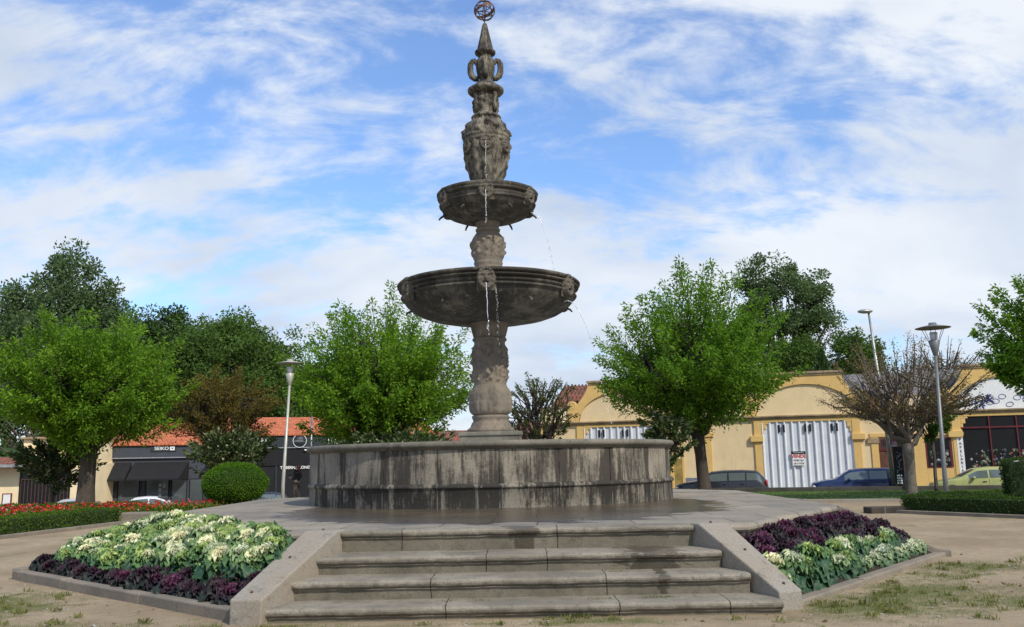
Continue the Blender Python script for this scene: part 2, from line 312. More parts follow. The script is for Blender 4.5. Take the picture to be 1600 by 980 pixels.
# ------------------------------------------------------------------ mesh builder
class MB:
    def __init__(s): s.v = []; s.f = []; s.sm = []; s.mi = []
    def add(s, vs, fs, smooth=False, mi=0):
        o = len(s.v); s.v.extend([tuple(p) for p in vs]); s.f.extend([tuple(i+o for i in f) for f in fs]); s.sm.extend([smooth]*len(fs)); s.mi.extend([mi]*len(fs)); return s
    def box(s, x0,x1,y0,y1,z0,z1, mi=0):
        v = [(x0,y0,z0),(x1,y0,z0),(x1,y1,z0),(x0,y1,z0),(x0,y0,z1),(x1,y0,z1),(x1,y1,z1),(x0,y1,z1)]
        return s.add(v, [(0,3,2,1),(4,5,6,7),(0,1,5,4),(1,2,6,5),(2,3,7,6),(3,0,4,7)], False, mi)
    def prism_xz(s, poly, y0, y1, mi=0):        # poly list (x,z) counter-clockwise seen from -y
        n = len(poly); v = [(x,y0,z) for x,z in poly]+[(x,y1,z) for x,z in poly]
        return s.add(v, [tuple(range(n)), tuple(range(2*n-1,n-1,-1))]+[(i,(i+n),(i+1)%n+n,(i+1)%n) for i in range(n)], False, mi)
    def prism_z(s, poly, z0, z1, mi=0):
        n = len(poly); v = [(x,y,z0) for x,y in poly]+[(x,y,z1) for x,y in poly]
        return s.add(v, [tuple(range(n-1,-1,-1)), tuple(range(n,2*n))]+[(i,(i+1)%n,(i+1)%n+n,i+n) for i in range(n)], False, mi)
    def band(s, us, lo, hi, y0, y1, mi=0):
        n = len(us); v = []
        for u in us: v += [(u,y0,lo(u)),(u,y0,hi(u)),(u,y1,lo(u)),(u,y1,hi(u))]
        f = []
        for i in range(n-1):
            a, b = 4*i, 4*i+4
            f += [(a,b,b+1,a+1),(a+2,a+3,b+3,b+2),(a+1,b+1,b+3,a+3),(a,a+2,b+2,b)]
        f += [(0,1,3,2),(4*n-4,4*n-2,4*n-1,4*n-3)]
        return s.add(v, f, False, mi)
    def tube(s, pts, rad, n=8, caps=True, mi=0):
        pts = [Vector(p) for p in pts]; m = len(pts)
        if isinstance(rad,(int,float)): rad = [rad]*m
        o = []; up = None
        for i,p in enumerate(pts):
            t = (pts[min(i+1,m-1)]-pts[max(i-1,0)]).normalized()
            if up is None:
                up = Vector((0,0,1)) if abs(t.z)<.9 else Vector((1,0,0))
            a = t.cross(up).normalized(); b = a.cross(t).normalized(); up = b
            for k in range(n):
                an = 2*math.pi*k/n; o.append(p + (a*math.cos(an)+b*math.sin(an))*rad[i])
        f = [(i*n+k, i*n+(k+1)%n, (i+1)*n+(k+1)%n, (i+1)*n+k) for i in range(m-1) for k in range(n)]
        if caps: f += [tuple(range(n-1,-1,-1)), tuple(range((m-1)*n, m*n))]
        return s.add(o, f, True, mi)
    def lathe(s, prof, n=48, disp=None, cx=0, cy=0, caps=True, sub=1, a0=0.):
        pr = []
        for i in range(len(prof)-1):
            for k in range(sub):
                t = k/sub; pr.append((prof[i][0]*(1-t)+prof[i+1][0]*t, prof[i][1]*(1-t)+prof[i+1][1]*t))
        pr.append(prof[-1]); v = []
        for r,z in pr:
            for k in range(n):
                a = 2*math.pi*k/n + a0
                d = disp(a, z, r) if disp else 0.
                v.append((cx+(r+d)*math.cos(a), cy+(r+d)*math.sin(a), z))
        m = len(pr); f = [(i*n+k, i*n+(k+1)%n, (i+1)*n+(k+1)%n, (i+1)*n+k) for i in range(m-1) for k in range(n)]
        if caps: f += [tuple(range(n-1,-1,-1)), tuple(range((m-1)*n, m*n))]
        return s.add(v, f, True)
    def ball(s, c, r, n=10, m=6, sc=(1,1,1)):
        v = [(c[0],c[1],c[2]-r*sc[2])]
        for i in range(1,m):
            t = math.pi*i/m
            for k in range(n): a = 2*math.pi*k/n; v.append((c[0]+r*sc[0]*math.sin(t)*math.cos(a), c[1]+r*sc[1]*math.sin(t)*math.sin(a), c[2]-r*sc[2]*math.cos(t)))
        v.append((c[0],c[1],c[2]+r*sc[2])); L = len(v)-1
        f = [(0,1+(k+1)%n,1+k) for k in range(n)]
        for i in range(m-2):
            for k in range(n): a = 1+i*n; f.append((a+k,a+(k+1)%n,a+n+(k+1)%n,a+n+k))
        a = 1+(m-2)*n; f += [(a+k,a+(k+1)%n,L) for k in range(n)]
        return s.add(v, f, True)
    def xform(s, Mx): s.v = [tuple(Mx @ Vector(p)) for p in s.v]; return s
    def mesh(s, name, mats):
        me = bpy.data.meshes.new(name); me.from_pydata(s.v, [], s.f)
        for m in (mats if isinstance(mats,(list,tuple)) else [mats]): me.materials.append(m)
        me.polygons.foreach_set('use_smooth', s.sm); me.polygons.foreach_set('material_index', s.mi); me.update(); return me
    def build(s, name, mats, parent=None, bevel=0., auto=False, loc=None):
        o = bpy.data.objects.new(name, s.mesh(name, mats)); col.objects.link(o)
        if parent: o.parent = parent
        if loc: o.location = loc
        if bevel:
            b = o.modifiers.new('bevel','BEVEL'); b.width = bevel; b.segments = 2; b.limit_method = 'ANGLE'; b.angle_limit = R(40)
        return o
def tag(o, label=None, cat=None, group=None, kind=None):
    if label: o['label'] = label
    if cat: o['category'] = cat
    if group: o['group'] = group
    if kind: o['kind'] = kind
    return o
def empty(name, loc, rz=0., label=None, cat=None, group=None):
    o = bpy.data.objects.new(name, None); col.objects.link(o); o.location = loc; o.rotation_euler = (0,0,rz); o.empty_display_size = .2
    return tag(o, label, cat, group)
def copy_thing(o, loc, rz=None, sc=None, label=None):
    c = o.copy(); col.objects.link(c); c.location = loc
    if rz is not None: c.rotation_euler = rz if isinstance(rz, tuple) else (0,0,rz)
    if sc: c.scale = (sc,sc,sc) if not isinstance(sc, tuple) else sc
    if label: c['label'] = label
    for ch in o.children:
        d = ch.copy(); col.objects.link(d); d.parent = c
        for g in ch.children: e = g.copy(); col.objects.link(e); e.parent = d
    return c
def quadmesh(name, V, tint, mat, parent=None, color=None):   # V (n,4,3)
    n = len(V); me = bpy.data.meshes.new(name)
    me.vertices.add(4*n); me.vertices.foreach_set('co', V.reshape(-1).astype(np.float32))
    me.loops.add(4*n); me.loops.foreach_set('vertex_index', np.arange(4*n, dtype=np.int32))
    me.polygons.add(n); me.polygons.foreach_set('loop_start', np.arange(0,4*n,4,dtype=np.int32)); me.polygons.foreach_set('loop_total', np.full(n,4,dtype=np.int32))
    me.update(calc_edges=True); me.materials.append(mat)
    if tint is not None:
        a = me.attributes.new('tint','FLOAT','FACE'); a.data.foreach_set('value', tint.astype(np.float32))
    if color is not None:
        a = me.attributes.new('Col','FLOAT_COLOR','FACE'); a.data.foreach_set('color', np.concatenate([color, np.ones((n,1))],1).reshape(-1).astype(np.float32))
    o = bpy.data.objects.new(name, me); col.objects.link(o)
    if parent: o.parent = parent
    return o
def norm(a): return a/np.maximum(np.linalg.norm(a,axis=-1,keepdims=True),1e-9)
def leaves(P, D, length, width, rg, fold=.25):      # rhombic leaves at P pointing along D
    n = len(P); D = norm(D); rnd = norm(rg.normal(size=(n,3))); S = norm(np.cross(D, rnd)); Nn = np.cross(S, D)
    L = (length*rg.uniform(.65,1.25,(n,1))); W = L*width
    A = P; B = P + D*L*.45 + S*W*.5 + Nn*W*fold; C = P + D*L; E = P + D*L*.45 - S*W*.5 + Nn*W*fold
    return np.stack([A,B,C,E],1)
def text_mesh(name, txt, size, loc, rot, mat, parent, extrude=.01, align='CENTER', xs=1., bold=0.):
    c = bpy.data.curves.new('t','FONT'); c.body = txt; c.size = size; c.align_x = align; c.align_y = 'CENTER'; c.extrude = extrude; c.offset = bold
    t = bpy.data.objects.new('t', c); col.objects.link(t)
    dg = bpy.context.evaluated_depsgraph_get(); me = bpy.data.meshes.new_from_object(t.evaluated_get(dg)); me.name = name
    bpy.data.objects.remove(t)
    o = bpy.data.objects.new(name, me); col.objects.link(o); me.materials.clear(); me.materials.append(mat)
    o.location = loc; o.rotation_euler = rot; o.scale = (xs,1,1); o.parent = parent; return o

# ------------------------------------------------------------------ terrain
def sstep(x,a,b): t = min(1,max(0,(x-a)/(b-a))); return t*t*(3-2*t)
def wall_line(x): return 41.5-.285*(x-14.6)          # low wall between lawn and right-hand street
def ground_z(x,y):
    k = sstep(x,-6,5); dep = -1.27*(1-k) - .5*k
    y0 = 43.6*(1-k) + (wall_line(x)+.32)*k; w = 1.8*(1-k)+.25*k
    return dep*sstep(y, y0, y0+w)
PL = [(-3.0,11.3),(-6.35,16.9),(-6.4,22.6),(-3.3,27.5),(2.6,27.5),(5.55,22.8),(5.35,15.1),(2.85,11.28)]   # platform outline
KL = [(-2.98,9.75),(-7.62,13.95)]; KR = [(3.03,10.02),(6.88,14.7)]                                        # kerb lines of the two beds
def segd(px,py,a,b):
    dx,dy = b[0]-a[0], b[1]-a[1]; t = max(0,min(1,((px-a[0])*dx+(py-a[1])*dy)/(dx*dx+dy*dy))); return math.hypot(px-a[0]-t*dx, py-a[1]-t*dy)
def moss(x,y):
    n = noise.fractal(Vector((x*.55,y*.55,0)), .6, 2.2, 5)*.5+.5
    n2 = noise.fractal(Vector((x*2.3,y*2.3,4)), .6, 2.2, 4)*.5
    v = 0
    d = segd(x,y,KL[0],KL[1]); dd = segd(x,y,(-3.4,8.6),(-8.6,12.2))
    v = max(v, 1.05-dd/1.7)
    v = max(v, 1.1-segd(x,y,(3.6,9.8),(6.6,13.2))/1.3, .75-segd(x,y,(4.2,9.2),(8.2,12.4))/1.8)
    v = max(v, .75-segd(x,y,(-2.6,9.35),(2.9,9.35))/.5)
    if y > 16: v = max(v, .35-.0*y)
    return max(0,min(1,(v*.9 + (n-.5)*1.0 + n2*.6 -.12)))
def grid_mesh(xs, ys, zf, name, mat, attr=None):
    nx, ny = len(xs), len(ys); v = [(x,y,zf(x,y)) for y in ys for x in xs]
    f = [(j*nx+i, j*nx+i+1, (j+1)*nx+i+1, (j+1)*nx+i) for j in range(ny-1) for i in range(nx-1)]
    me = bpy.data.meshes.new(name); me.from_pydata(v, [], f); me.materials.append(mat)
    if attr:
        a = me.attributes.new('moss','FLOAT','POINT'); a.data.foreach_set('value', [attr(p[0],p[1]) for p in v])
    me.polygons.foreach_set('use_smooth', [True]*len(f)); me.update()
    o = bpy.data.objects.new(name, me); col.objects.link(o); tag(o, kind='structure'); return o
def ar(a,b,s): return list(np.arange(a,b,s))
def groundmat():
    m, nt, N, L, p, out = newmat('sandy_ground')
    v = _coord(nt); at = nt.nodes.new('ShaderNodeAttribute'); at.attribute_name = 'moss'
    n1 = _noise(nt, v, .5, 8, .62, .3); n2 = _noise(nt, v, 6, 8, .7); n3 = _noise(nt, v, 60, 5, .75)
    c = _mix(nt, _ramp(nt, n1, .35, .65), (.30,.225,.135), (.42,.33,.21))
    c = _mix(nt, _ramp(nt, n2, .42, .66, 0, .5), c, (.24,.18,.11))
    c = _mix(nt, _ramp(nt, n3, .42, .7, 0, .55), c, (.14,.11,.075))
    c = _mix(nt, _ramp(nt, _noise(nt, v, 95, 3, .6, loc=(5,3,1)), .66, .72, 0, .8), c, (.6,.55,.46))
    g = _math(nt,'ADD', at.outputs['Fac'], _math(nt,'MULTIPLY', _math(nt,'SUBTRACT', n2, .5), 1.3))
    gc = _mix(nt, _ramp(nt, n3, .35, .65), (.055,.085,.018), (.16,.17,.045))
    c = _mix(nt, _ramp(nt, g, .25, .95, 0, .8), c, gc)
    L.new(c, p.inputs['Base Color']); p.inputs['Roughness'].default_value = .95
    _bump(nt, p, _math(nt,'ADD', n3, _math(nt,'MULTIPLY', n2, 1.5)), .7, .02)
    return m
M['ground'] = groundmat()
xs = sorted(set([-2500,-1200,-600,-300,-150,-90,-60,-45]+ar(-34,-12,.8)+ar(-12,12,.14)+ar(12,34,.8)+[45,60,90,150,300,600,1200,2500]))
ys = sorted(set([-800,-300,-100,-40,-15,-5,0,3,5]+ar(6,16,.14)+ar(16,36,.7)+ar(36,52,.3)+[56,60,70,90,130,200,350,700,1500,3500]))
grid_mesh(xs, ys, lambda x,y: ground_z(x,y) + .012*noise.noise(Vector((x*.8,y*.8,0))), 'ground', M['ground'], moss)
# streets, pavements
FA, FB = Vector((1.5,52.5)), Vector((25,45.8)); fdir = (FB-FA).normalized(); f_ang = math.atan2(fdir.y, fdir.x); fn = Vector((-fdir.y, fdir.x))
LA, LB = Vector((-32,50)), Vector((-5,58)); ldir = (LB-LA).normalized(); l_ang = math.atan2(ldir.y, ldir.x); ln = Vector((-ldir.y, ldir.x))
def strip(name, A, d, n, u0, u1, o0, o1, z0, z1, mat):
    mb = MB(); P = [A+d*u0+n*o0, A+d*u1+n*o0, A+d*u1+n*o1, A+d*u0+n*o1]; mb.prism_z([(p.x,p.y) for p in P], z0, z1)
    return tag(mb.build(name, mat), kind='structure')
strip('street', FA, fdir, fn, 6, 70, -7.3, -1.6, -.7, -.47, M['asphalt'])
strip('street', LA, ldir, ln, -30, 24, -7.4, -1.9, -1.7, -1.22, M['asphalt'])
strip('pavement', FA, fdir, fn, -2, 70, -1.6, .5, -.7, -.35, M['pavement'])
strip('pavement', LA, ldir, ln, -30, 27, -1.9, .4, -1.7, -1.10, M['pavement'])
# low wall + lawn on the right
mb = MB(); mb.prism_z([(7.5,wall_line(7.5)),(60,wall_line(60)),(60,wall_line(60)+.3),(7.5,wall_line(7.5)+.3)], -.6, .2)
tag(mb.build('low_wall', stone('dark_wall_stone',(.10,.09,.075),lichen=.6,grey=(.06,.055,.05)), bevel=.015), 'long low dark stone wall between the lawn and the parked cars on the right','wall')
lawn = [(10.4,32.2),(14.2,31.2),(24,28.5),(40,24),(40,wall_line(40)-.02),(8.5,wall_line(8.5)-.02),(9.2,38)]
tag(MB().prism_z(lawn, -.1, .02).build('lawn', M['turf']), kind='structure')
kb = MB(); kp = [(8.3,42.6),(9.0,38),(10.2,32.1),(14.2,31.05),(24,28.35)]
for a,b in zip(kp[:-1],kp[1:]):
    d = Vector((b[0]-a[0],b[1]-a[1])).normalized(); nn = Vector((-d.y,d.x))*.09
    kb.prism_z([(a[0]-nn.x,a[1]-nn.y),(b[0]-nn.x,b[1]-nn.y),(b[0]+nn.x,b[1]+nn.y),(a[0]+nn.x,a[1]+nn.y)], -.1, .11)
tag(kb.build('lawn_kerb', M['cheek'], bevel=.015), 'pale stone kerb edging the lawn strip on the right','kerb')

# ------------------------------------------------------------------ platform with stairs
H = .8
plat = empty('stone_platform', (0,0,0), 0, 'raised octagonal granite platform carrying the fountain, with a flight of steps in front', 'platform')
def inset(poly, d):
    c = Vector((sum(p[0] for p in poly)/len(poly), sum(p[1] for p in poly)/len(poly))); out = []
    n = len(poly)
    for i in range(n):
        a, b, e = Vector(poly[i-1]), Vector(poly[i]), Vector(poly[(i+1)%n])
        d1 = (b-a).normalized(); d2 = (e-b).normalized(); n1 = Vector((-d1.y,d1.x)); n2 = Vector((-d2.y,d2.x))
        if n1.dot(c-b) < 0: n1, n2 = -n1, -n2
        m = (n1+n2).normalized(); k = d/max(.3,m.dot(n1)); out.append((b.x+m.x*k, b.y+m.y*k))
    return out
PLc = PL[::-1]
def prof_sweep(poly, prof):   # prof list (outward offset, z), top cap flat
    rings = [[(x,y,z) for x,y in inset(poly, -o)] for o,z in prof]; n = len(poly); mb = MB()
    v = [p for r in rings for p in r]
    f = [(i*n+k, (i+1)*n+k, (i+1)*n+(k+1)%n, i*n+(k+1)%n) for i in range(len(rings)-1) for k in range(n)]
    f += [tuple(range(n)), tuple(((len(rings)-1)*n+k) for k in range(n-1,-1,-1))]
    return mb.add(v, f)
# front nosing belongs to the top step: paving edge stops behind it
PAV = list(PL); 
nos = [(.0,H),(.045,H-.012),(.07,H-.045),(.07,H-.075),(.045,H-.105),(.012,H-.115),(.012,H-.15),(-.03,H-.155),(-.03,H-.2)]
pb = prof_sweep(inset(PL,.07), nos); pb.build('paving', M['paving'], plat)
MB().prism_z(inset(PL,.12)[::1] if True else PL, -.2, H-.19).build('retaining_wall', M['retain'], plat)
HS = [.14,.35,.55,.806]; YS = [9.62,10.12,10.64,11.2]
XL = [-2.62,-2.47,-2.31,-2.13]; XR = [2.74,2.55,2.36,2.16]
for i in range(4):
    z1 = HS[i]; y0 = YS[i]; z0 = (HS[i-1] if i else -.15)-.01; yb = (YS[i+1]+.12) if i<3 else 11.55
    ySh = .012*math.sin(i*2.1)
    prof = [(y0+.05,z0),(y0+.05,z1-.105),(y0+.028,z1-.10),(y0+.02,z1-.085)]
    for k in range(7):
        a = -math.pi/2 + math.pi*k/6; prof.append((y0+.03-.038*math.cos(a)-.0, z1-.042+.040*math.sin(a)))
    prof += [(y0+.06,z1),(yb,z1+.004),(yb,z0)]
    mb = MB(); nseg = 60; v = []; nP = len(prof)
    for s in range(nseg+1):
        t = s/nseg; x = XL[i]*(1-t)+XR[i]*t
        for (yy,zz) in prof:
            sag = .006*noise.noise(Vector((x*1.7,i*5,zz*3)))+.007*noise.noise(Vector((x*7,i*5,zz*12)))
            k = (yy-y0)/(yb-y0); xx = x*(1+ .0) + (0 if abs(x)<1.9 else (-.10*np.sign(x)*k*(abs(x)-1.9)))
            v.append((xx, yy+sag*1.2-.02*x*.12, zz+sag*.8))
    f = [(s*nP+k, s*nP+(k+1)%nP, (s+1)*nP+(k+1)%nP, (s+1)*nP+k) for s in range(nseg) for k in range(nP)]
    f += [tuple(range(nP-1,-1,-1)), tuple(nseg*nP+k for k in range(nP))]
    mb.add(v, f, False)
    o = mb.build('step', M['steps'][i], plat)
    o['label'] = ('lowest step, at ground level','second step from the ground','third step from the ground, wet towards its right end','top step, level with the paving')[i]
def cheek(inner0, outer0, inner1, outer1, ztop0, lab):
    # front block, sloping slab, flat head
    mb = MB(); (xi0,y0),(xo0,yo0),(xi1,y1),(xo1,yo1) = inner0, outer0, inner1, outer1
    def P(t, s, z): 
        a = (xi0+(xi1-xi0)*t, y0+(y1-y0)*t); b = (xo0+(xo1-xo0)*t, yo0+(yo1-yo0)*t)
        return (a[0]+(b[0]-a[0])*s, a[1]+(b[1]-a[1])*s, z)
    ts = [0,.0,.86,1.]; zs = [ztop0,ztop0,H+.018,H+.022]
    v = []
    tl = [0.,.15,.3,.45,.6,.75,.88,1.]
    for t in tl:
        z = ztop0+(H+.02-ztop0)*min(1,t/.88)
        v += [P(t,0,-.15),P(t,1,-.15),P(t,1,z),P(t,0,z)]
    f = []
    for i in range(len(tl)-1):
        a,b = 4*i,4*i+4; f += [(a,b,b+1,a+1),(a+1,b+1,b+2,a+2),(a+2,b+2,b+3,a+3),(a+3,b+3,b,a)]
    f += [(0,1,2,3),(4*len(tl)-1,4*len(tl)-2,4*len(tl)-3,4*len(tl)-4)]
    mb.add(v,f); o = mb.build('cheek_wall', M['cheek'], plat, bevel=.018); o['label'] = lab
    # iron stubs on the slope
    for t in (.08,.5,.93):
        c = P(t,.55, ztop0+(H+.02-ztop0)*min(1,t/.88)); MB().lathe([(.016,c[2]-.01),(.014,c[2]+.02)],8,cx=c[0],cy=c[1]).build('iron_stub', M['rust'], o)
cheek((-2.63,9.56),(-2.98,9.62),(-2.1,11.36),(-2.52,11.42),.25,'sloping left cheek wall of the steps')
cheek((2.75,9.78),(3.03,9.9),(2.13,11.3),(2.52,11.42),.2,'sloping right cheek wall of the steps')

# ------------------------------------------------------------------ planting beds beside the stairs
def bed(side, K0, K1, P0, P1, lab, ktop):
    e = empty('bed_border', (0,0,0), 0, lab, 'bed border')
    d = (Vector(K1)-Vector(K0)).normalized(); n = Vector((-d.y,d.x)); 
    if n.dot(Vector(P0)-Vector(K0)) < 0: n = -n
    w = .17; mb = MB(); L = (Vector(K1)-Vector(K0)).length; nst = 3; cuts = [0,.34,.71,1.]
    for a,b in zip(cuts[:-1],cuts[1:]):
        A = Vector(K0)+d*(L*a+.004); B = Vector(K0)+d*(L*b-.004); j = random.uniform(-.012,.012)
        pts = [(A.x,A.y),(B.x,B.y),(B.x+n.x*w,B.y+n.y*w),(A.x+n.x*w,A.y+n.y*w)]
        if side<0: pts = pts[::-1]
        mb.prism_z(pts, -.12, ktop+j)
    mb.build('kerb', M['kerbstone'], e, bevel=.018)
    # sloping side wall from kerb corner up to platform corner
    A = Vector(K1); B = Vector(P1); dd = (B-A); u = dd.normalized(); m = Vector((-u.y,u.x)); 
    if m.dot(Vector(K0)-A) < 0: m = -m
    mb = MB(); v = []
    st = [(0,ktop+.03),(.12,ktop+.05),(.9,H-.05),(1.0,H+.0)]
    for t,z in st:
        p = A+dd*t; q = p+m*.2
        v += [(p.x,p.y,-.12),(q.x,q.y,-.12),(q.x,q.y,z),(p.x,p.y,z)]
    f = []
    for i in range(len(st)-1):
        a,b = 4*i,4*i+4; f += [(a,a+1,b+1,b),(a+1,a+2,b+2,b+1),(a+2,a+3,b+3,b+2),(a+3,a,b,b+3)]
    f += [(0,3,2,1),(4*len(st)-4,4*len(st)-3,4*len(st)-2,4*len(st)-1)]
    mb.add(v,f).build('side_wall', M['kerbstone'], e, bevel=.015)
    # soil
    nn, mm = 24, 12; v = []
    k0, k1 = Vector(K0)+n*w*.9, Vector(K1)+n*w*.9
    for j in range(mm+1):
        for i in range(nn+1):
            a, b = i/nn, j/mm; p = (k0*(1-a)+k1*a)*(1-b)+(Vector(P0)*(1-a)+Vector(P1)*a)*b
            v.append((p.x,p.y, soil_z(b, ktop)+.03*noise.noise(Vector((p.x*3,p.y*3,1)))))
    f = [(j*(nn+1)+i, j*(nn+1)+i+1, (j+1)*(nn+1)+i+1, (j+1)*(nn+1)+i) for j in range(mm) for i in range(nn)]
    tag(MB().add(v,f,True).build('soil', M['soil']), kind='structure')
def soil_z(b, ktop): return ktop-.03+(H-.24-ktop)*min(1,b*1.05)
KT = .13
bed(-1, KL[0], KL[1], (-2.75,11.45), (-6.3,17.0), 'low brown stone kerb and sloping side wall round the flower bed left of the steps', KT)
bed(1, KR[0], KR[1], (2.7,11.45), (5.3,15.15), 'low brown stone kerb and sloping side wall round the flower bed right of the steps', .075)

def kale_mesh(name, seed, heart, mid, outer, rings=7, size=.25, tall=.13, edge=.35):
    rg = random.Random(seed); V=[]; Fc=[]; C=[]
    for r in range(rings):
        t = r/(rings-1)                         # 0 inner, 1 outer
        n = (5,6,7,7,8,8,9)[r]; Ln = size*(.22+.82*t); Wd = Ln*(.44-.06*t)
        el0 = R(64-66*t)
        if t<.2: c0 = heart
        elif t<.42: k = (t-.12)/.3; c0 = [heart[i]*(1-k)*.9+mid[i]*(k+.1*(1-k)) for i in range(3)]
        else: k = min(1,(t-.42)/.25); c0 = [mid[i]*(1-k)+outer[i]*k for i in range(3)]
        for k in range(n):
            az = 2*math.pi*(k+.5*(r%2))/n + rg.uniform(-.22,.22); el = el0+R(rg.uniform(-10,10)); ph = rg.uniform(0,6); kw = rg.choice((5,6,7)); br = rg.uniform(.75,1.2); L = Ln*rg.uniform(.85,1.12)
            ns, nt_ = 8, 8; o = len(V); roll = R(rg.uniform(-18,18))
            for i in range(ns+1):
                s = i/ns; hw = .13 if s<.2 else max(.13*(1-s), math.sqrt(max(0,1-((s-.60)/.41)**2)))
                w = Wd*hw; ee = el - s*s*R(18+26*t)
                for j in range(nt_+1):
                    q = -1+2*j/nt_; dx = (s-.6)/.41; dy = q*hw; rho = min(1.1,math.hypot(dx,dy)); phi = math.atan2(dy,dx)
                    ruf = size*(.10+.05*t)*rho**3*math.sin(kw*phi+ph)*(1 if s>.2 else 0) + size*.018*math.sin(kw*2.7*phi+ph*3)*rho**2
                    y = q*w; n_ = ruf + .28*abs(y)*abs(q)*(1-t*.8) + y*math.tan(roll)
                    rr = .008+L*s*math.cos(ee) - n_*math.sin(ee); zz = tall*(1-t*.75)+L*s*math.sin(ee)+n_*math.cos(ee)
                    V.append((rr*math.cos(az)-y*math.sin(az), rr*math.sin(az)+y*math.cos(az), zz))
                    vein = max(0,1-abs(q)*6)*.5; e = edge*rho**5*(1 if t>.3 else 0)
                    cc = [c*br for c in c0]; cc = [c*(1-e)+(mid[z_]*1.1)*e for z_,c in enumerate(cc)]; cc = [c*(1-vein*.6)+vein*.6*(mid[z_]*.8+.06) for z_,c in enumerate(cc)] if t>.3 else cc
                    C.append([min(.9,c) for c in cc])
            Fc += [(o+i*(nt_+1)+j, o+i*(nt_+1)+j+1, o+(i+1)*(nt_+1)+j+1, o+(i+1)*(nt_+1)+j) for i in range(ns) for j in range(nt_)]
    me = bpy.data.meshes.new(name); me.from_pydata(V,[],Fc); me.materials.append(M['kale'])
    a = me.attributes.new('Col','FLOAT_COLOR','POINT'); a.data.foreach_set('color', [x for c in C for x in (*c,1.)])
    me.polygons.foreach_set('use_smooth',[True]*len(Fc)); me.update(); return me
cream = [kale_mesh('cabbage',i,(.86,.84,.56),(.16,.28,.095),(.026,.075,.045),size=.25+.02*(i%2)) for i in range(5)]
green = [kale_mesh('cabbage',20+i,(.40,.52,.17),(.09,.19,.065),(.028,.08,.048),size=.25) for i in range(4)]
white = [kale_mesh('cabbage',30+i,(.85,.85,.62),(.40,.48,.26),(.08,.17,.08),size=.21) for i in range(3)]
purp = [kale_mesh('cabbage',40+i,(.115,.027,.072),(.045,.02,.036),(.026,.04,.032),size=.24) for i in range(5)]
pdark = [kale_mesh('cabbage',50+i,(.05,.018,.034),(.026,.02,.024),(.024,.034,.028),size=.23) for i in range(4)]
def plant_kale(p, z, meshes, label, group, sc):
    o = bpy.data.objects.new('ornamental_cabbage', random.choice(meshes)); col.objects.link(o)
    o.location = (p.x,p.y,z); o.rotation_euler = (R(random.uniform(6,20)), R(random.uniform(-10,10)), random.uniform(0,6.28)); 
    o.rotation_euler = (Matrix.Rotation(R(random.uniform(10,38)),3,'X') @ Matrix.Rotation(R(random.uniform(-12,12)),3,'Y') @ Matrix.Rotation(random.uniform(0,6.28),3,'Z')).to_euler()
    s = sc*random.uniform(.72,1.22); o.scale = (s,s,s*random.uniform(.95,1.25)); tag(o, label, 'cabbage', group); return o
def fill_bed(K0,K1,P0,P1,sel,du,side):
    K0,K1,P0,P1 = map(Vector,(K0,K1,P0,P1)); d = (K1-K0).normalized(); n = Vector((-d.y,d.x))
    if n.dot(P0-K0)<0: n = -n
    k0, k1 = K0+n*.32-d*.0, K1+n*.32-d*.28
    k0 = k0 + d*.1
    depth1 = (P1-k1).length; depth0 = (P0-k0).length
    rows = int(round(max(depth0,depth1)/du))
    for j in range(rows+1):
        b = (j+.12)/(rows+.6)
        A = k0*(1-b)+(P0+(K0-P0).normalized()*.1+d*.12)*b; B = k1*(1-b)+(P1-d*.30)*b
        n_ = max(2,int(round((B-A).length/du)))
        for i in range(n_+1):
            a = (i+.5*(j%2)*(.0 if i==n_ else 1))/n_; p = A*(1-a)+B*a + Vector((random.uniform(-.05,.05),random.uniform(-.05,.05)))
            w = noise.noise(Vector((p.x*.9,p.y*.9,3)))*.25
            sel(p, soil_z(b, KT)+.05*math.sin(b*3.1), a, b, w)
def sel_left(p,z,a,b,w):
    d = segd(p.x,p.y,KL[0],KL[1])
    if d < .60 + (.5*w):
        m = purp if random.random()<.3 else pdark
        if m is purp: plant_kale(p,z,m,'magenta-hearted dark cabbage in the kerbside rows of the bed left of the steps','magenta-hearted cabbages, left bed',1.05)
        else: plant_kale(p,z,m,'almost black purple cabbage in the kerbside rows of the bed left of the steps','blackish cabbages, left bed',1.08)
    elif random.random()<.42: plant_kale(p,z+.09,cream,'cream-hearted green cabbage in the bed left of the steps','cream-hearted cabbages, left bed',1.22)
    else: plant_kale(p,z+.07,green,'lime-hearted green cabbage in the bed left of the steps','lime-hearted cabbages, left bed',1.22)
def sel_right(p,z,a,b,w):
    d = segd(p.x,p.y,KR[0],KR[1])
    if d < .40 and a>.42: plant_kale(p,z,white,'small white-leaved cabbage along the kerb of the bed right of the steps','white-leaved cabbages, right bed',.9)
    elif d < .58: plant_kale(p,z+.02,green if random.random()<.6 else cream,'large pale green cabbage near the kerb of the bed right of the steps','pale green cabbages, right bed',1.12)
    elif random.random()<.5: plant_kale(p,z,purp,'magenta-purple cabbage in the rear rows of the bed right of the steps','magenta cabbages, right bed',1.02)
    else: plant_kale(p,z,pdark,'dark purple-green cabbage in the rear rows of the bed right of the steps','dark purple cabbages, right bed',1.02)
fill_bed(KL[0],KL[1],(-2.85,11.35),(-6.3,16.8),sel_left,.36,-1)
fill_bed(KR[0],KR[1],(2.72,11.35),(5.3,15.0),sel_right,.34,1)

# ------------------------------------------------------------------ fountain
FX, FY = -.52, 20.1
ft = empty('fountain', (FX,FY,H), 0, 'tall tiered granite fountain with two bowls and a round stained basin on the platform', 'fountain')
def Z(z): return z-H
FRONT = -math.pi/2
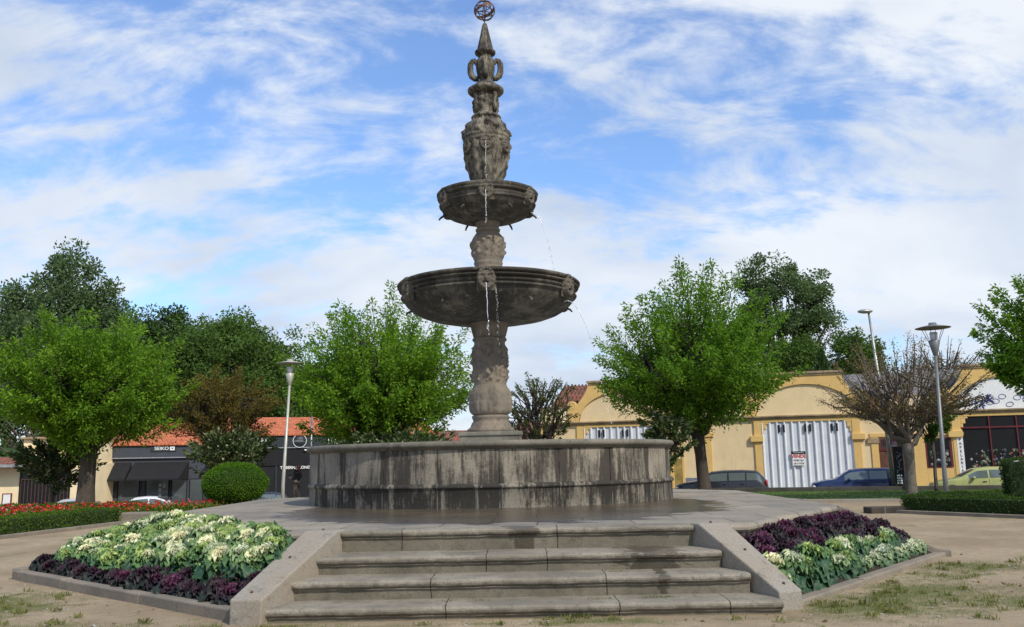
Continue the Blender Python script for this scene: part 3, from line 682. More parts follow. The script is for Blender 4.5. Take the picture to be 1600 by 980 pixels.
# basin wall made of slabs with open joints
RB = 3.89; nslab = 22; mb = MB()
for s in range(nslab):
    a0 = FRONT+R(3.5)+2*math.pi*s/nslab+.0018; a1 = a0+2*math.pi/nslab-.0036; dr = random.uniform(-.008,.008); na = 10
    prof = [(0,.40),(0,1.06),(-.2,1.06),(-.2,.40)]
    v = []
    for i in range(na+1):
        a = a0+(a1-a0)*i/na; e = .006 if i in (0,na) else 0
        for o,z in prof: v.append(((RB+dr+o-e)*math.cos(a),(RB+dr+o-e)*math.sin(a),z))
    f = [(i*4+k,(i+1)*4+k,(i+1)*4+(k+1)%4,i*4+(k+1)%4) for i in range(na) for k in range(4)]+[(0,1,2,3),(na*4+3,na*4+2,na*4+1,na*4)]
    mb.add(v,f,False)
mb.lathe([(RB-.1,.0),(RB-.03,.02),(RB-.03,1.07),(RB-.19,1.07),(RB-.19,.0)],96,caps=False)
mb.build('basin_wall', M['wall'], ft)
mb = MB(); 
mb.lathe([(RB+.035,-.05),(RB+.035,.33),(RB+.045,.345),(RB+.07,.36),(RB+.07,.385),(RB+.055,.41),(RB+.03,.43),(RB-.02,.435)],132,caps=False, disp=lambda a,z,r:.006*noise.noise(Vector((a*14,z*4,0))))
mb.build('basin_plinth', M['plinth'], ft)
mb = MB().lathe([(RB-.02,1.035),(RB+.03,1.045),(RB+.04,1.07),(RB+.075,1.08),(RB+.10,1.11),(RB+.105,1.14),(RB+.09,1.175),(RB+.05,1.192),(RB-.18,1.2),(RB-.24,1.18),(RB-.24,1.05)],132,caps=False, disp=lambda a,z,r:.008*noise.noise(Vector((a*11,z*3,5))))
mb.build('basin_rim', M['rim'], ft)
wd = MB().lathe([(.01,.9),(RB-.15,.9)],64,caps=False).build('water', M['water'], ft)
def nz(x,y,z,s): return noise.noise(Vector((x*s,y*s,z*s)))
# central pedestal
def relief(z0,z1,amp,k=6,seed=0.):
    def f(a,z,r):
        if z<z0 or z>z1: return .004*nz(a*3,z*5,seed,1)
        e = min(1,(z-z0)/.08,(z1-z)/.08); u = a*k/2; t = (z-z0)/(z1-z0)
        fig = max(0,math.cos(a*k+seed))**2 * (abs(math.sin(t*math.pi*3+math.sin(a*k*2)))) 
        sc = max(0, noise.noise(Vector((math.cos(a)*5,math.sin(a)*5,z*11+seed)))+.1)*1.8
        sw = max(0, 1-abs(t-.72+.10*math.cos(a*k))*9)*.7
        return amp*e*(.45*fig+.5*sc+.45*sw)
    return f
p0 = MB().prism_z([(-.66,-.66),(.66,-.66),(.66,.66),(-.66,.66)], Z(1.2), Z(2.17))
p0.prism_z([(-.70,-.70),(.70,-.70),(.70,.70),(-.70,.70)], Z(2.17), Z(2.26))
p0.build('pedestal_base', M['rim'], ft, bevel=.02)
mb = MB().lathe([(.55,Z(2.26)),(.52,Z(2.33)),(.46,Z(2.37)),(.44,Z(2.42)),(.42,Z(2.47)),(.39,Z(2.50)),(.40,Z(2.55)),(.42,Z(2.58)),(.42,Z(2.62)),(.38,Z(2.64))],64)
mb.build('pedestal_ring', M['column'], ft)
def gad(a,z,r):
    t = (z-Z(2.64))/(Z(3.2)-Z(2.64)); g = abs(math.sin(a*9)); 
    return (.018*g if .1<t<.5 else .0) + (.02*max(0,noise.noise(Vector((math.cos(a)*6,math.sin(a)*6,z*8)))+.1) if t>=.5 else 0)
MB().lathe([(.38,Z(2.64)),(.43,Z(2.67)),(.462,Z(2.75)),(.475,Z(2.88)),(.472,Z(3.0)),(.466,Z(3.12)),(.44,Z(3.18)),(.40,Z(3.24)),(.37,Z(3.30))],120,disp=gad,sub=5).build('pedestal_bulb', M['column'], ft)
MB().lathe([(.365,Z(3.28)),(.365,Z(3.5)),(.352,Z(4.0)),(.348,Z(4.30))],144,disp=relief(Z(3.35),Z(4.22),.10,4,.4),sub=22).build('carved_shaft', M['column'], ft)
MB().lathe([(.35,Z(4.29)),(.385,Z(4.31)),(.39,Z(4.35)),(.36,Z(4.38)),(.37,Z(4.44)),(.40,Z(4.55)),(.43,Z(4.68)),(.44,Z(4.86))],72,disp=lambda a,z,r:.012*abs(math.sin(a*8)) if z>Z(4.4) else 0,sub=3).build('capital', M['column'], ft)
for k in range(4):      # small scroll blocks on the shaft
    a = FRONT+k*math.pi/2+math.pi/2*0+ (math.pi/2 if False else 0)
for k in range(4):
    a = k*math.pi/2
    mb = MB().ball((0,0,0),.07,10,6,(.7,.8,1.5)); o = mb.build('scroll', M['column'], ft); o.location = (.36*math.cos(a),.36*math.sin(a),Z(4.05))
# face masks
def mask_mesh():
    nu, nv = 25, 29; V=[]; 
    def g(x,y,cx,cy,sx,sy): return math.exp(-((x-cx)/sx)**2-((y-cy)/sy)**2)
    for j in range(nv):
        for i in range(nu):
            u = -1+2*i/(nu-1); v = -1+2*j/(nv-1); x, y = u, v*1.25; r = math.sqrt(u*u*1.15+v*v)
            h = .62*math.sqrt(max(0,1-min(1,r*r*.86)))
            an = math.atan2(v,u); mane = max(0,1-((r-.84)/.2)**2)
            h += mane*(.16+.17*abs(math.sin(an*7+1)))
            h += .40*g(x,y,0,.02,.14,.34)+.12*g(x,y,0,-.18,.22,.12)               # nose
            h += .17*g(x,y,-.34,.38,.26,.09)+.17*g(x,y,.34,.38,.26,.09)           # brows
            h -= .22*g(x,y,-.33,.20,.17,.11)+.22*g(x,y,.33,.20,.17,.11)           # sockets
            h += .10*g(x,y,-.33,.19,.08,.06)+.10*g(x,y,.33,.19,.08,.06)           # eyeballs
            h += .15*g(x,y,-.45,-.15,.2,.22)+.15*g(x,y,.45,-.15,.2,.22)           # cheeks
            h -= .42*g(x,y,0,-.5,.2,.1); h += .14*g(x,y,0,-.36,.3,.06)+.14*g(x,y,0,-.66,.26,.07)  # mouth
            h += .2*g(x,y,0,-1.02,.4,.2)*(1+.6*math.sin(u*18))
            if r>1.0: h = -.25
            V.append((u*.95, -h, v*1.2))
    Fc = [(j*nu+i, j*nu+i+1, (j+1)*nu+i+1, (j+1)*nu+i) for j in range(nv-1) for i in range(nu-1)]
    return MB().add(V,Fc,True).mesh('mask', M['mask'])
mask_me = mask_mesh()
def masks(R_, z, s, n, a0, parent, tilt=0.):
    for k in range(n):
        a = a0+2*math.pi*k/n; o = bpy.data.objects.new('mask', mask_me); col.objects.link(o); o.parent = parent
        o.location = (R_*math.cos(a),R_*math.sin(a),z); o.rotation_euler = (R(tilt),0,a+math.pi/2); o.scale = (s,s*.66,s)
# big bowl
def lob(a,z,r): return .006*noise.noise(Vector((math.cos(a)*5,math.sin(a)*5,z*6)))
bb = MB().lathe([(.40,Z(4.70)),(.62,Z(4.72)),(1.0,Z(4.76)),(1.35,Z(4.83)),(1.6,Z(4.92)),(1.78,Z(5.03)),(1.88,Z(5.13)),(1.93,Z(5.21)),(1.93,Z(5.235)),(1.985,Z(5.25)),(2.0,Z(5.275)),(1.975,Z(5.30)),(1.92,Z(5.31)),(1.93,Z(5.33)),(1.965,Z(5.345)),(1.985,Z(5.40)),(1.93,Z(5.41)),(1.93,Z(5.43)),(2.04,Z(5.445)),(2.05,Z(5.475)),(1.99,Z(5.485)),(1.99,Z(5.51)),(2.075,Z(5.52)),(2.08,Z(5.56)),(2.05,Z(5.59)),(1.9,Z(5.6)),(1.85,Z(5.55)),(1.5,Z(5.3)),(.3,Z(5.15))],120,disp=lob,caps=False).build('large_bowl', M['bowl'], ft)
masks(1.99, Z(5.36), .215, 6, FRONT, bb, 0)
MB().lathe([(.3,Z(5.48)),(1.95,Z(5.5))],48,caps=False).build('water', M['water'], ft)
# upper column
MB().lathe([(.31,Z(5.2)),(.33,Z(5.9)),(.325,Z(5.97)),(.30,Z(6.0)),(.315,Z(6.05)),(.335,Z(6.10)),(.315,Z(6.14))],60).build('column_base', M['column'], ft)
MB().lathe([(.315,Z(6.12)),(.345,Z(6.25)),(.36,Z(6.42)),(.355,Z(6.58)),(.335,Z(6.72)),(.28,Z(6.80)),(.25,Z(6.84))],120,disp=relief(Z(6.2),Z(6.74),.085,6,1.),sub=8).build('carved_barrel', M['column'], ft)
MB().lathe([(.25,Z(6.83)),(.28,Z(6.86)),(.285,Z(6.9)),(.25,Z(6.93)),(.27,Z(7.0)),(.3,Z(7.1))],60).build('barrel_cap', M['column'], ft)
sb = MB().lathe([(.28,Z(7.06)),(.5,Z(7.09)),(.72,Z(7.15)),(.9,Z(7.22)),(1.02,Z(7.31)),(1.075,Z(7.40)),(1.08,Z(7.415)),(1.11,Z(7.425)),(1.12,Z(7.45)),(1.07,Z(7.47)),(1.085,Z(7.50)),(1.10,Z(7.55)),(1.07,Z(7.565)),(1.08,Z(7.585)),(1.15,Z(7.6)),(1.16,Z(7.625)),(1.14,Z(7.65)),(1.165,Z(7.67)),(1.175,Z(7.71)),(1.15,Z(7.74)),(1.06,Z(7.75)),(.9,Z(7.6)),(.2,Z(7.5))],120,disp=lob,caps=False).build('small_bowl', M['bowl'], ft)
masks(1.09, Z(7.54), .19, 6, FRONT, sb, 0)
# spouts under the bowls
for (rr,zz,par,n) in ((1.80,Z(5.05),bb,6),(1.04,Z(7.26),sb,6)):
    for k in range(n):
        a = FRONT+math.pi/6+2*math.pi*k/n; c,s = math.cos(a),math.sin(a)
        MB().tube([(rr*c*.93,rr*s*.93,zz+.02),((rr+.05)*c,(rr+.05)*s,zz-.06),((rr+.09)*c,(rr+.09)*s,zz-.11)],[.03,.024,.018],8).build('spout', M['bowl'], par)
# urn
def urn_d(a,z,r):
    t = (z-Z(8.0))/1.5; rib = max(0,math.cos(a*6+math.pi))**8
    leaf = max(0,math.sin(t*16+math.cos(a*6)*2))*.012
    sc = max(0, noise.noise(Vector((math.cos(a)*5,math.sin(a)*5,z*6)))+.05)*.10
    return .05*max(0,math.cos(a*6))**6*(1 if t<.7 else .3)+leaf+sc*(1.3 if t>.72 else .8)
ub = MB().lathe([(.24,Z(7.5)),(.29,Z(7.95)),(.325,Z(8.05)),(.385,Z(8.25)),(.44,Z(8.5)),(.485,Z(8.72)),(.505,Z(8.95))],150,disp=urn_d,sub=8).build('urn_body', M['urn'], ft)
MB().lathe([(.50,Z(8.93)),(.545,Z(8.96)),(.55,Z(9.0)),(.525,Z(9.02)),(.545,Z(9.05)),(.565,Z(9.09)),(.545,Z(9.13)),(.50,Z(9.14))],96).build('urn_band', M['urn'], ft)
MB().lathe([(.50,Z(9.13)),(.50,Z(9.25)),(.47,Z(9.36)),(.40,Z(9.45)),(.31,Z(9.52)),(.28,Z(9.55))],150,disp=urn_d,sub=7).build('urn_shoulder', M['urn'], ft)
masks(.49, Z(8.84), .165, 6, FRONT, ub, 0)
MB().lathe([(.28,Z(9.53)),(.30,Z(9.56)),(.345,Z(9.585)),(.355,Z(9.62)),(.33,Z(9.65)),(.285,Z(9.67)),(.28,Z(9.70))],72).build('collar', M['urn'], ft)
dr = MB().lathe([(.275,Z(9.68)),(.275,Z(10.18))],144,disp=relief(Z(9.74),Z(10.12),.08,4,2.),sub=16)
for k in range(4):
    a = FRONT+math.pi/4+k*math.pi/2; c,s = math.cos(a),math.sin(a)
    dr.tube([(.29*c,.29*s,Z(9.7)),(.31*c,.31*s,Z(9.85)),(.29*c,.29*s,Z(9.95)),(.32*c,.32*s,Z(10.1)),(.30*c,.30*s,Z(10.17))],[.05,.055,.04,.055,.05],8)
dr.build('carved_drum', M['urn'], ft)
MB().lathe([(.28,Z(10.16)),(.33,Z(10.19)),(.39,Z(10.22)),(.425,Z(10.26)),(.43,Z(10.31)),(.39,Z(10.34)),(.33,Z(10.36)),(.30,Z(10.39)),(.27,Z(10.41)),(.25,Z(10.45)),(.21,Z(10.47))],84).build('cornice_ring', M['urn'], ft)
vz = MB().lathe([(.21,Z(10.45)),(.17,Z(10.50)),(.15,Z(10.55)),(.15,Z(10.62)),(.19,Z(10.70)),(.215,Z(10.82)),(.22,Z(10.95)),(.20,Z(11.05)),(.16,Z(11.12)),(.155,Z(11.18))],72,disp=lambda a,z,r:.012*abs(math.sin(a*6)) if Z(10.6)<z<Z(11.05) else 0,sub=3).build('vase', M['urn'], ft)
for k in range(4):
    a = FRONT+k*math.pi/2; c,s = math.cos(a),math.sin(a)
    pts = [(.16,10.60),(.25,10.60),(.32,10.66),(.355,10.76),(.36,10.87),(.35,10.97),(.31,11.04),(.26,11.06),(.22,11.02),(.2,10.96)]
    if k%2==0: pts = [(.18+.35*(r-.18),z) for r,z in pts]
    h = MB().tube([(r*c,r*s,Z(z)) for r,z in pts],[.07,.075,.08,.075,.07,.07,.065,.06,.055,.05],8)
    h.ball((pts[4][0]*c*1.1,pts[4][0]*s*1.1,Z(10.9)),.035,8,5).ball((pts[4][0]*c*1.1,pts[4][0]*s*1.1,Z(10.78)),.035,8,5)
    h.build('handle', M['urn'], vz)
MB().lathe([(.155,Z(11.16)),(.21,Z(11.2)),(.245,Z(11.23)),(.25,Z(11.27)),(.22,Z(11.3)),(.19,Z(11.33)),(.185,Z(11.37)),(.12,Z(11.66)),(.062,Z(11.95)),(.04,Z(12.0)),(.0,Z(12.01))],60,disp=lambda a,z,r:.006*noise.noise(Vector((math.cos(a)*9,math.sin(a)*9,z*9)))).build('spire', M['urn'], ft)
arm = MB(); C0 = Vector((0,0,Z(12.34))); ra = .245
def ring(mb, ax, r, off, th, c=C0, n=40):
    ax = Vector(ax).normalized(); a = ax.orthogonal().normalized(); b = ax.cross(a)
    mb.tube([c+ax*off+(a*math.cos(2*math.pi*i/n)+b*math.sin(2*math.pi*i/n))*r for i in range(n+1)], th, 6, caps=False)
ring(arm,(0,1,0),ra,0,.014); ring(arm,(1,.2,0),ra,0,.012); ring(arm,(.7,-.7,0),ra,0,.011); ring(arm,(.3,0,1),ra*.98,0,.012); ring(arm,(-.25,.15,1),ra*.8,.13,.01); ring(arm,(.1,.1,1),ra*.8,-.14,.01)
for k in range(24):
    pass
b1 = MB(); n=36
ax = Vector((-.38,.1,1)).normalized(); a_ = ax.orthogonal().normalized(); b_ = ax.cross(a_); vv=[]; 
for i in range(n+1):
    p = C0+(a_*math.cos(2*math.pi*i/n)+b_*math.sin(2*math.pi*i/n))*(ra*1.0); vv += [p-ax*.04, p+ax*.04]
arm.add(vv,[(2*i,2*i+2,2*i+3,2*i+1) for i in range(n)],True)
arm.tube([(0,0,Z(12.0)),(0,0,Z(13.1))],.014,6); arm.tube([(-.0,0,Z(12.95)),(0,0,Z(13.0))],.03,6)
arm.build('armillary_sphere', M['rust'], ft)
# water jets
def jet(p0, p1, h, lab, rad=.011, brk=.6, seed=0):
    rg = random.Random(seed); mb = MB(); p0 = Vector(p0); p1 = Vector(p1); n = 26; pts=[]; rr=[]
    for i in range(n+1):
        t = i/n; p = p0.lerp(p1,t); p.z = p0.z + (p1.z-p0.z)*t*t + h*t*(1-t); 
        j = .012*t; pts.append(p+Vector((rg.uniform(-j,j),rg.uniform(-j,j),0))); rr.append(rad*(1-.55*t)*rg.uniform(.7,1.25))
    k = int(n*brk); mb.tube(pts[:k+1], rr[:k+1], 6)
    for i in range(k,n):
        for q in range(3):
            p = pts[i].lerp(pts[i+1], rg.random()); mb.ball(p+Vector((rg.uniform(-.02,.02),rg.uniform(-.02,.02),0)), rad*rg.uniform(.4,.8), 6, 4, (1,1,3.2))
    tag(mb.build('water_jet', M['water'], loc=(0,0,0)), lab, 'water jet', 'thin jets of water falling from the fountain')
def pol(r,deg,z): a = FRONT+R(deg); return (FX+r*math.cos(a), FY+r*math.sin(a), z)
jet(pol(2.27,0,5.2), pol(2.5,1,4.1), .05, 'thin water jet falling from the front mask of the large bowl', .013,.85,1)
jet(pol(1.27,0,7.47), pol(1.4,0,6.7), .05, 'thin water jet falling from the front mask of the small bowl', .011,.9,2)
jet(pol(1.12,62,7.14), pol(1.65,66,5.6), .15, 'thin water jet falling from the right side of the small bowl into the large bowl', .011,.7,3)
jet(pol(1.92,60,5.02), pol(2.95,62,1.9), .3, 'thin water jet falling from the right underside of the large bowl into the basin', .011,.7,4)
jet(pol(.66,0,8.8), pol(.8,0,7.8), .1, 'fine water trickle falling from the front mask of the urn', .008,.8,5)
jet(pol(2.25,5,5.1), pol(2.32,6,3.9), .0, 'short broken trickle dripping beside the front mask of the large bowl', .006,.2,6)

# ------------------------------------------------------------------ trees
def limb_path(a, b, rg, n=6, sag=.15, wob=.08):
    a, b = Vector(a), Vector(b); L = (b-a).length; out = []
    for i in range(n+1):
        t = i/n; p = a.lerp(b,t); p.z += sag*L*(-math.sin(math.pi*t)); 
        if 0<i<n: p += Vector((rg.uniform(-1,1),rg.uniform(-1,1),rg.uniform(-1,1)))*wob*L/n*1.4
        out.append(p)
    return out
def feather_tree(seed, x, y, z, trunk_h, tr, cz, rx, rup, rdn, label, leafm='leaf_spring', nshoot=330, per=150, leaf=.165, group=None, barkm='bark_dark', lean=(0,0), name='street_tree', shootlen=.42, limbs=11, cat='tree', width=.42, uptip=1., tipr=.012, droop=.55, rmin=.35, bare=0.):
    rg = random.Random(seed); g = np.random.default_rng(seed)
    e = empty(name, (x,y,z), 0, label, cat, group)
    mb = MB(); base = [Vector((0,0,-.1)), Vector((lean[0]*.3,lean[1]*.3,trunk_h*.33)), Vector((lean[0]*.7+.03,lean[1]*.7,trunk_h*.66)), Vector((lean[0],lean[1],trunk_h))]
    mb.tube([Vector((0,0,-.1)),Vector((.0,0,.12))]+base[1:], [tr*1.7,tr*1.15,tr,tr*.92,tr*1.1], 12)
    top = base[-1]; limbsP = []
    for i in range(limbs):
        az = 2*math.pi*(i+rg.uniform(-.3,.3))/limbs*(1 if i<limbs*.7 else 1.7); el = rg.uniform(.12,.6) if i<limbs*.6 else rg.uniform(.7,1.35)
        d = Vector((math.cos(az)*math.cos(el), math.sin(az)*math.cos(el), math.sin(el)))
        q = .62; end = Vector((lean[0]+rx*q*d.x, lean[1]+rx*q*d.y, cz + (rup if d.z>.2 else rdn)*q*(d.z-.15)))
        if end.z < trunk_h+.15: end.z = trunk_h+.2+rg.random()*.3
        P = limb_path(top-Vector((0,0,.1)), end, rg, 6, .10, .25); mb.tube(P, [tr*.62*(1-.78*k/6) for k in range(7)], 8); limbsP.append(P)
    LP=[]; LD=[]
    for s in range(nshoot):
        d = norm(g.normal(size=3)); d[2] = d[2]*.9+.12
        d = norm(d); 
        r = rmin+(1-rmin)*g.random()**.45; r *= 1+(.11+.09*max(0,d[2]))*g.normal(); r = min(r,1.12)
        tgt = Vector((lean[0]+rx*d[0]*r, lean[1]+rx*d[1]*r, cz+(rup if d[2]>0 else rdn)*d[2]*r))
        best = min(limbsP, key=lambda P:(P[-1]-tgt).length+rg.random()*rx*.35)
        stp = best[rg.choice((3,4,5,6))]
        # shoot leaves limb and sweeps to target, tip turned upward in the upper crown
        out = Vector((d[0],d[1],.0)); 
        dirn = Vector((d[0]*.75,d[1]*.75,.35+.75*max(0,d[2])*uptip)).normalized()
        Ls = shootlen*rx*rg.uniform(.6,1.15)*(1+.35*max(0,d[2])*uptip); a = tgt-dirn*Ls
        jj=lambda q:Vector((rg.uniform(-q,q),rg.uniform(-q,q),rg.uniform(-q,q)*.6))
        mb.tube([stp, stp.lerp(a,.55)+Vector((0,0,-.05))+jj(.13), a+jj(.05), a.lerp(tgt,.5)+jj(.08), tgt], [tr*.16,tr*.12,tipr*1.5,tipr,tipr*.5], 5, caps=False)
        if rg.random()<bare: continue
        m = int(per*rg.uniform(.6,1.4)); t = g.random(m)**.8; ta = np.array(tgt); aa = np.array(a)
        P = aa+(ta-aa)*t[:,None]; rad = (.13*(1-t*.6)+.02)*rx*.26
        P = P+g.normal(size=(m,3))*rad[:,None]*np.array([1,1,.8]); D = (P-(aa+(ta-aa)*t[:,None]))*3+np.array(dirn)*.4*g.uniform(0,1.5,(m,1))+np.array([0,0,-droop])*g.uniform(.2,1.6,(m,1))*.5
        LP.append(P); LD.append(D)
    mb.build('trunk', M[barkm], e)
    P = np.concatenate(LP); D = np.concatenate(LD)
    quadmesh('crown', leaves(P,D,leaf,width,g), g.random(len(P)), M[leafm], e)
    return e
def clump_tree(seed, x, y, z, lobes, label, leafm, ncl, per, leaf, group=None, cl_r=.9, trunk=(.5,4.), barkm='bark_grey', name='broadleaf_tree', cat='tree', width=.6, vert=1.):
    # lobes: (dx,dy,cz,rx,rz)
    rg = random.Random(seed); g = np.random.default_rng(seed)
    e = empty(name, (x,y,z), 0, label, cat, group); mb = MB(); tr, th = trunk
    mb.tube([(0,0,-.2),(0,0,.3),(.1,0,th*.5),(0,0,th)],[tr*1.6,tr*1.1,tr*.9,tr*.75],12)
    vol = np.array([l[3]**2*l[4] for l in lobes]); vol = vol**.75; vol/=vol.sum(); LP=[];LD=[]
    for l in lobes:
        for k in range(5):
            az = rg.uniform(0,6.28); end = Vector((l[0]+l[3]*.6*math.cos(az), l[1]+l[3]*.6*math.sin(az), l[2]+l[4]*rg.uniform(-.3,.6)))
            mb.tube(limb_path((0,0,th*.92), end, rg, 6, .06, .3), [tr*.5*(1-.8*i/6) for i in range(7)], 7)
    for c in range(ncl):
        l = lobes[g.choice(len(lobes),p=vol)]; d = norm(g.normal(size=3)); r = (.45+.55*g.random()**.5)*(1+.13*g.normal())
        cen = np.array([l[0]+l[3]*d[0]*r, l[1]+l[3]*d[1]*r, l[2]+l[4]*d[2]*r]); rr = cl_r*g.uniform(.55,1.3)
        m = int(per*g.uniform(.6,1.4)); q = norm(g.normal(size=(m,3))); q[:,2] = q[:,2]*.8*vert; q = q*(g.random((m,1))**.4)
        P = cen+q*rr; LP.append(P); LD.append(q+g.normal(size=(m,3))*.5+np.array([0,0,-.1]))
        if c%4==0: mb.tube([(cen[0]*.4,cen[1]*.4,max(th*.8,cen[2]*.6)), tuple(cen)],[tr*.12,tr*.03],5,caps=False)
    mb.build('trunk', M[barkm], e); P = np.concatenate(LP); D = np.concatenate(LD)
    quadmesh('crown', leaves(P,D,leaf,width,g,.1), g.random(len(P)), M[leafm], e); return e
GS = 'bright green round-headed trees of the square'
feather_tree(1, -17.9, 38, 0, 2.7, .34, 4.9, 3.9, 3.5, 1.9, 'bright green round tree with a thick dark trunk at the far left of the square', group=GS, nshoot=380)
feather_tree(2, -5.6, 38.5, 0, 2.3, .30, 5.0, 4.15, 3.9, 2.3, 'bright green feathery tree between the left lamp post and the fountain column', group=GS, nshoot=400)
feather_tree(3, 8.3, 40, 0, 2.7, .27, 5.5, 4.3, 4.5, 1.9, 'bright green upswept tree to the right of the fountain, before the ochre building', group=GS, nshoot=420, leafm='leaf_spring_deep', lean=(-.2,0))
feather_tree(4, 20.0, 31.5, 0, 2.9, .26, 5.0, 3.35, 3.4, 1.6, 'deep green tree cut by the right edge of the view', group=GS, leafm='leaf_spring_deep', nshoot=330)
feather_tree(5, -13.6, 42, 0, 2.3, .22, 4.3, 2.75, 1.9, 1.5, 'bronze-leaved dark-limbed tree standing behind the round clipped bush', leafm='leaf_bronze', nshoot=200, per=75, leaf=.13, uptip=.3, name='bronze_tree')
# pollarded trees
feather_tree(6, 14.3, 33, 0, 2.0, .19, 3.7, 2.75, 2.3, .55, 'pollarded tree with bare fanning limbs and sparse brown leaves on the right lawn', leafm='leaf_brown', nshoot=200, per=70, leaf=.08, barkm='bark_grey', name='pollarded_tree', limbs=16, uptip=1.2, tipr=.016, shootlen=.35, rmin=.6)
feather_tree(7, 1.15, 42, 0, 1.9, .2, 3.9, 1.9, 1.9, 1.6, 'gnarled dark pollarded tree seen just right of the fountain column', leafm='leaf_olive', nshoot=120, per=40, leaf=.12, name='pollarded_tree', limbs=14, uptip=.6, tipr=.02, rmin=.55, shootlen=.22)
# small glossy trees
feather_tree(8, -20.3, 40, 0, 1.3, .07, 2.1, 1.75, 1.35, 1.2, 'small loose magnolia-like tree before the yellow house at the far left', leafm='leaf_magnolia', nshoot=110, per=40, leaf=.2, name='small_tree', uptip=.3, width=.5, droop=.2)
feather_tree(9, -12.6, 40, 0, 1.2, .08, 2.35, 1.9, 1.1, 1.1, 'small glossy-leaved tree behind the round clipped bush', leafm='leaf_magnolia', nshoot=120, per=38, leaf=.2, name='small_tree', uptip=.3, width=.5, droop=.2)
feather_tree(10, -4.4, 36, 0, 1.1, .09, 2.1, 2.5, .9, .9, 'low glossy-leaved tree showing over the left back rim of the basin', leafm='leaf_magnolia', nshoot=140, per=38, leaf=.2, name='small_tree', uptip=.2, width=.5, droop=.2)
feather_tree(11, 6.35, 38, 0, 1.3, .09, 2.5, 1.1, 1.1, 1.3, 'small glossy-leaved tree at the right end of the basin', leafm='leaf_magnolia', nshoot=90, per=38, leaf=.2, name='small_tree', uptip=.2, width=.5, droop=.2)
feather_tree(12, 18.2, 39.5, 0, 2.2, .07, 3.05, .95, .9, .7, 'thin young tree beside the ochre building, left of the right lamp post', leafm='leaf_mid', nshoot=60, per=38, leaf=.17, name='small_tree', uptip=.3, width=.5)
# background trees
BG = 'tall trees beyond the shops on the left'
clump_tree(21, -42, 82, -2, [(0,0,14.5,5.2,7.0),(-5.5,0,13,4.5,6.5),(4.2,1,12,4.2,6.5),(1.2,0,20.5,2.3,3.6),(-3,0,18.5,1.8,3.5),(4,0,18,1.6,3.2)], 'tallest bluish-green tree with feathery tips at the far left skyline', 'leaf_blue', 640, 150, .30, BG, 1.15, (.6,6), vert=1.5)
clump_tree(22, -36.8, 88, -2, [(0,0,12.5,4.5,5.5),(2.5,0,16.5,2.2,2.8),(-2,0,15.5,2.4,2.5)], 'very dark irregular tree between the tallest and the broad tree on the left', 'leaf_dark', 360, 150, .30, BG, 1.0, (.5,6))
clump_tree(23, -27, 84, -2, [(0,0,11,6.5,6.2),(-4,0,10,4.5,5.5),(5,0,8.5,4.5,5.5),(.5,0,15,3.2,2.6)], 'broad dome-shaped mid-green tree behind the black shop', 'leaf_mid', 760, 150, .28, BG, 1.2, (.7,5))
clump_tree(24, -52, 80, -2, [(0,0,10,5,8)], 'dark tree cut by the left edge behind the yellow house', 'leaf_dark', 260, 150, .3, BG, 1.1, (.5,5))
clump_tree(25, -21, 90, -2, [(0,0,7.5,5,5.5)], 'dark lower tree at the right end of the left tree group', 'leaf_dark', 240, 150, .3, BG, 1.1, (.5,5))
clump_tree(31, 25.2, 84, 0, [(1,0,15.6,4.6,3.4),(-.5,0,18.2,3.2,2.4),(3.4,0,13.6,2.3,2.2),(-3.6,0,13.2,2.6,2.2),(-1.5,0,10,1.6,2.2)], 'tall irregular oak rising behind the ochre building', 'leaf_blue', 210, 150, .27, None, .85, (.55,9), 'bark_dark')
clump_tree(32, 29, 76, 0, [(0,0,9.8,2.2,2.2),(-5,0,10,2.0,1.6)], 'small rounded green tree just above the ochre parapet', 'leaf_mid', 110, 150, .24, None, .8, (.25,6))
def cypress(x,y,z,h,r,lab):
    g = np.random.default_rng(int(abs(x)*10)); e = empty('cypress',(x,y,z),0,lab,'tree'); MB().tube([(0,0,-.1),(0,0,h*.5),(0,0,h*.9)],[.25,.15,.03],8).build('trunk',M['bark_dark'],e)
    n = 5200; t = g.random(n)**.8; a = g.uniform(0,6.28,n); rr = r*(np.sin(np.clip(t*1.02,0,1)*np.pi)**.55*(1-.45*t))*np.sqrt(g.random(n))*(1+.1*g.normal(size=n))
    P = np.stack([rr*np.cos(a),rr*np.sin(a),.8+(h-.8)*t],1); D = np.stack([np.cos(a)*.35,np.sin(a)*.35,np.ones(n)],1)+g.normal(size=(n,3))*.2
    quadmesh('crown', leaves(P,D,.42,.4,g), g.random(n), M['leaf_dark'], e)
cypress(24.2,70,0,9.6,1.0,'narrow dark cypress behind the ochre building')
cypress(20.9,78,0,10.6,1.2,'dark conifer left of the cypress below the tall oak')
feather_tree(33, 35.5, 74, 0, 5, .2, 8.4, 3.4, 2.6, 1.6, 'distant almost bare tree above the grey slate roof', leafm='leaf_brown', nshoot=150, per=6, leaf=.2, barkm='bark_grey', name='bare_tree', tipr=.03)
# far wood that closes the horizon
g = np.random.default_rng(5); n = 26000; xx = g.uniform(-260,260,n); base = 130+20*np.sin(xx*.03); hh = 5+2.2*np.sin(xx*.11)+1.6*np.sin(xx*.31+1)
P = np.stack([xx, base+g.uniform(-5,5,n), hh*np.sqrt(g.random(n))-1],1)
tag(quadmesh('distant_wood', leaves(P, norm(g.normal(size=(n,3))), 2.2, .7, g, .1), g.random(n), M['leaf_dark']), 'far belt of dark woodland closing the horizon behind the houses', 'wood', kind='stuff')

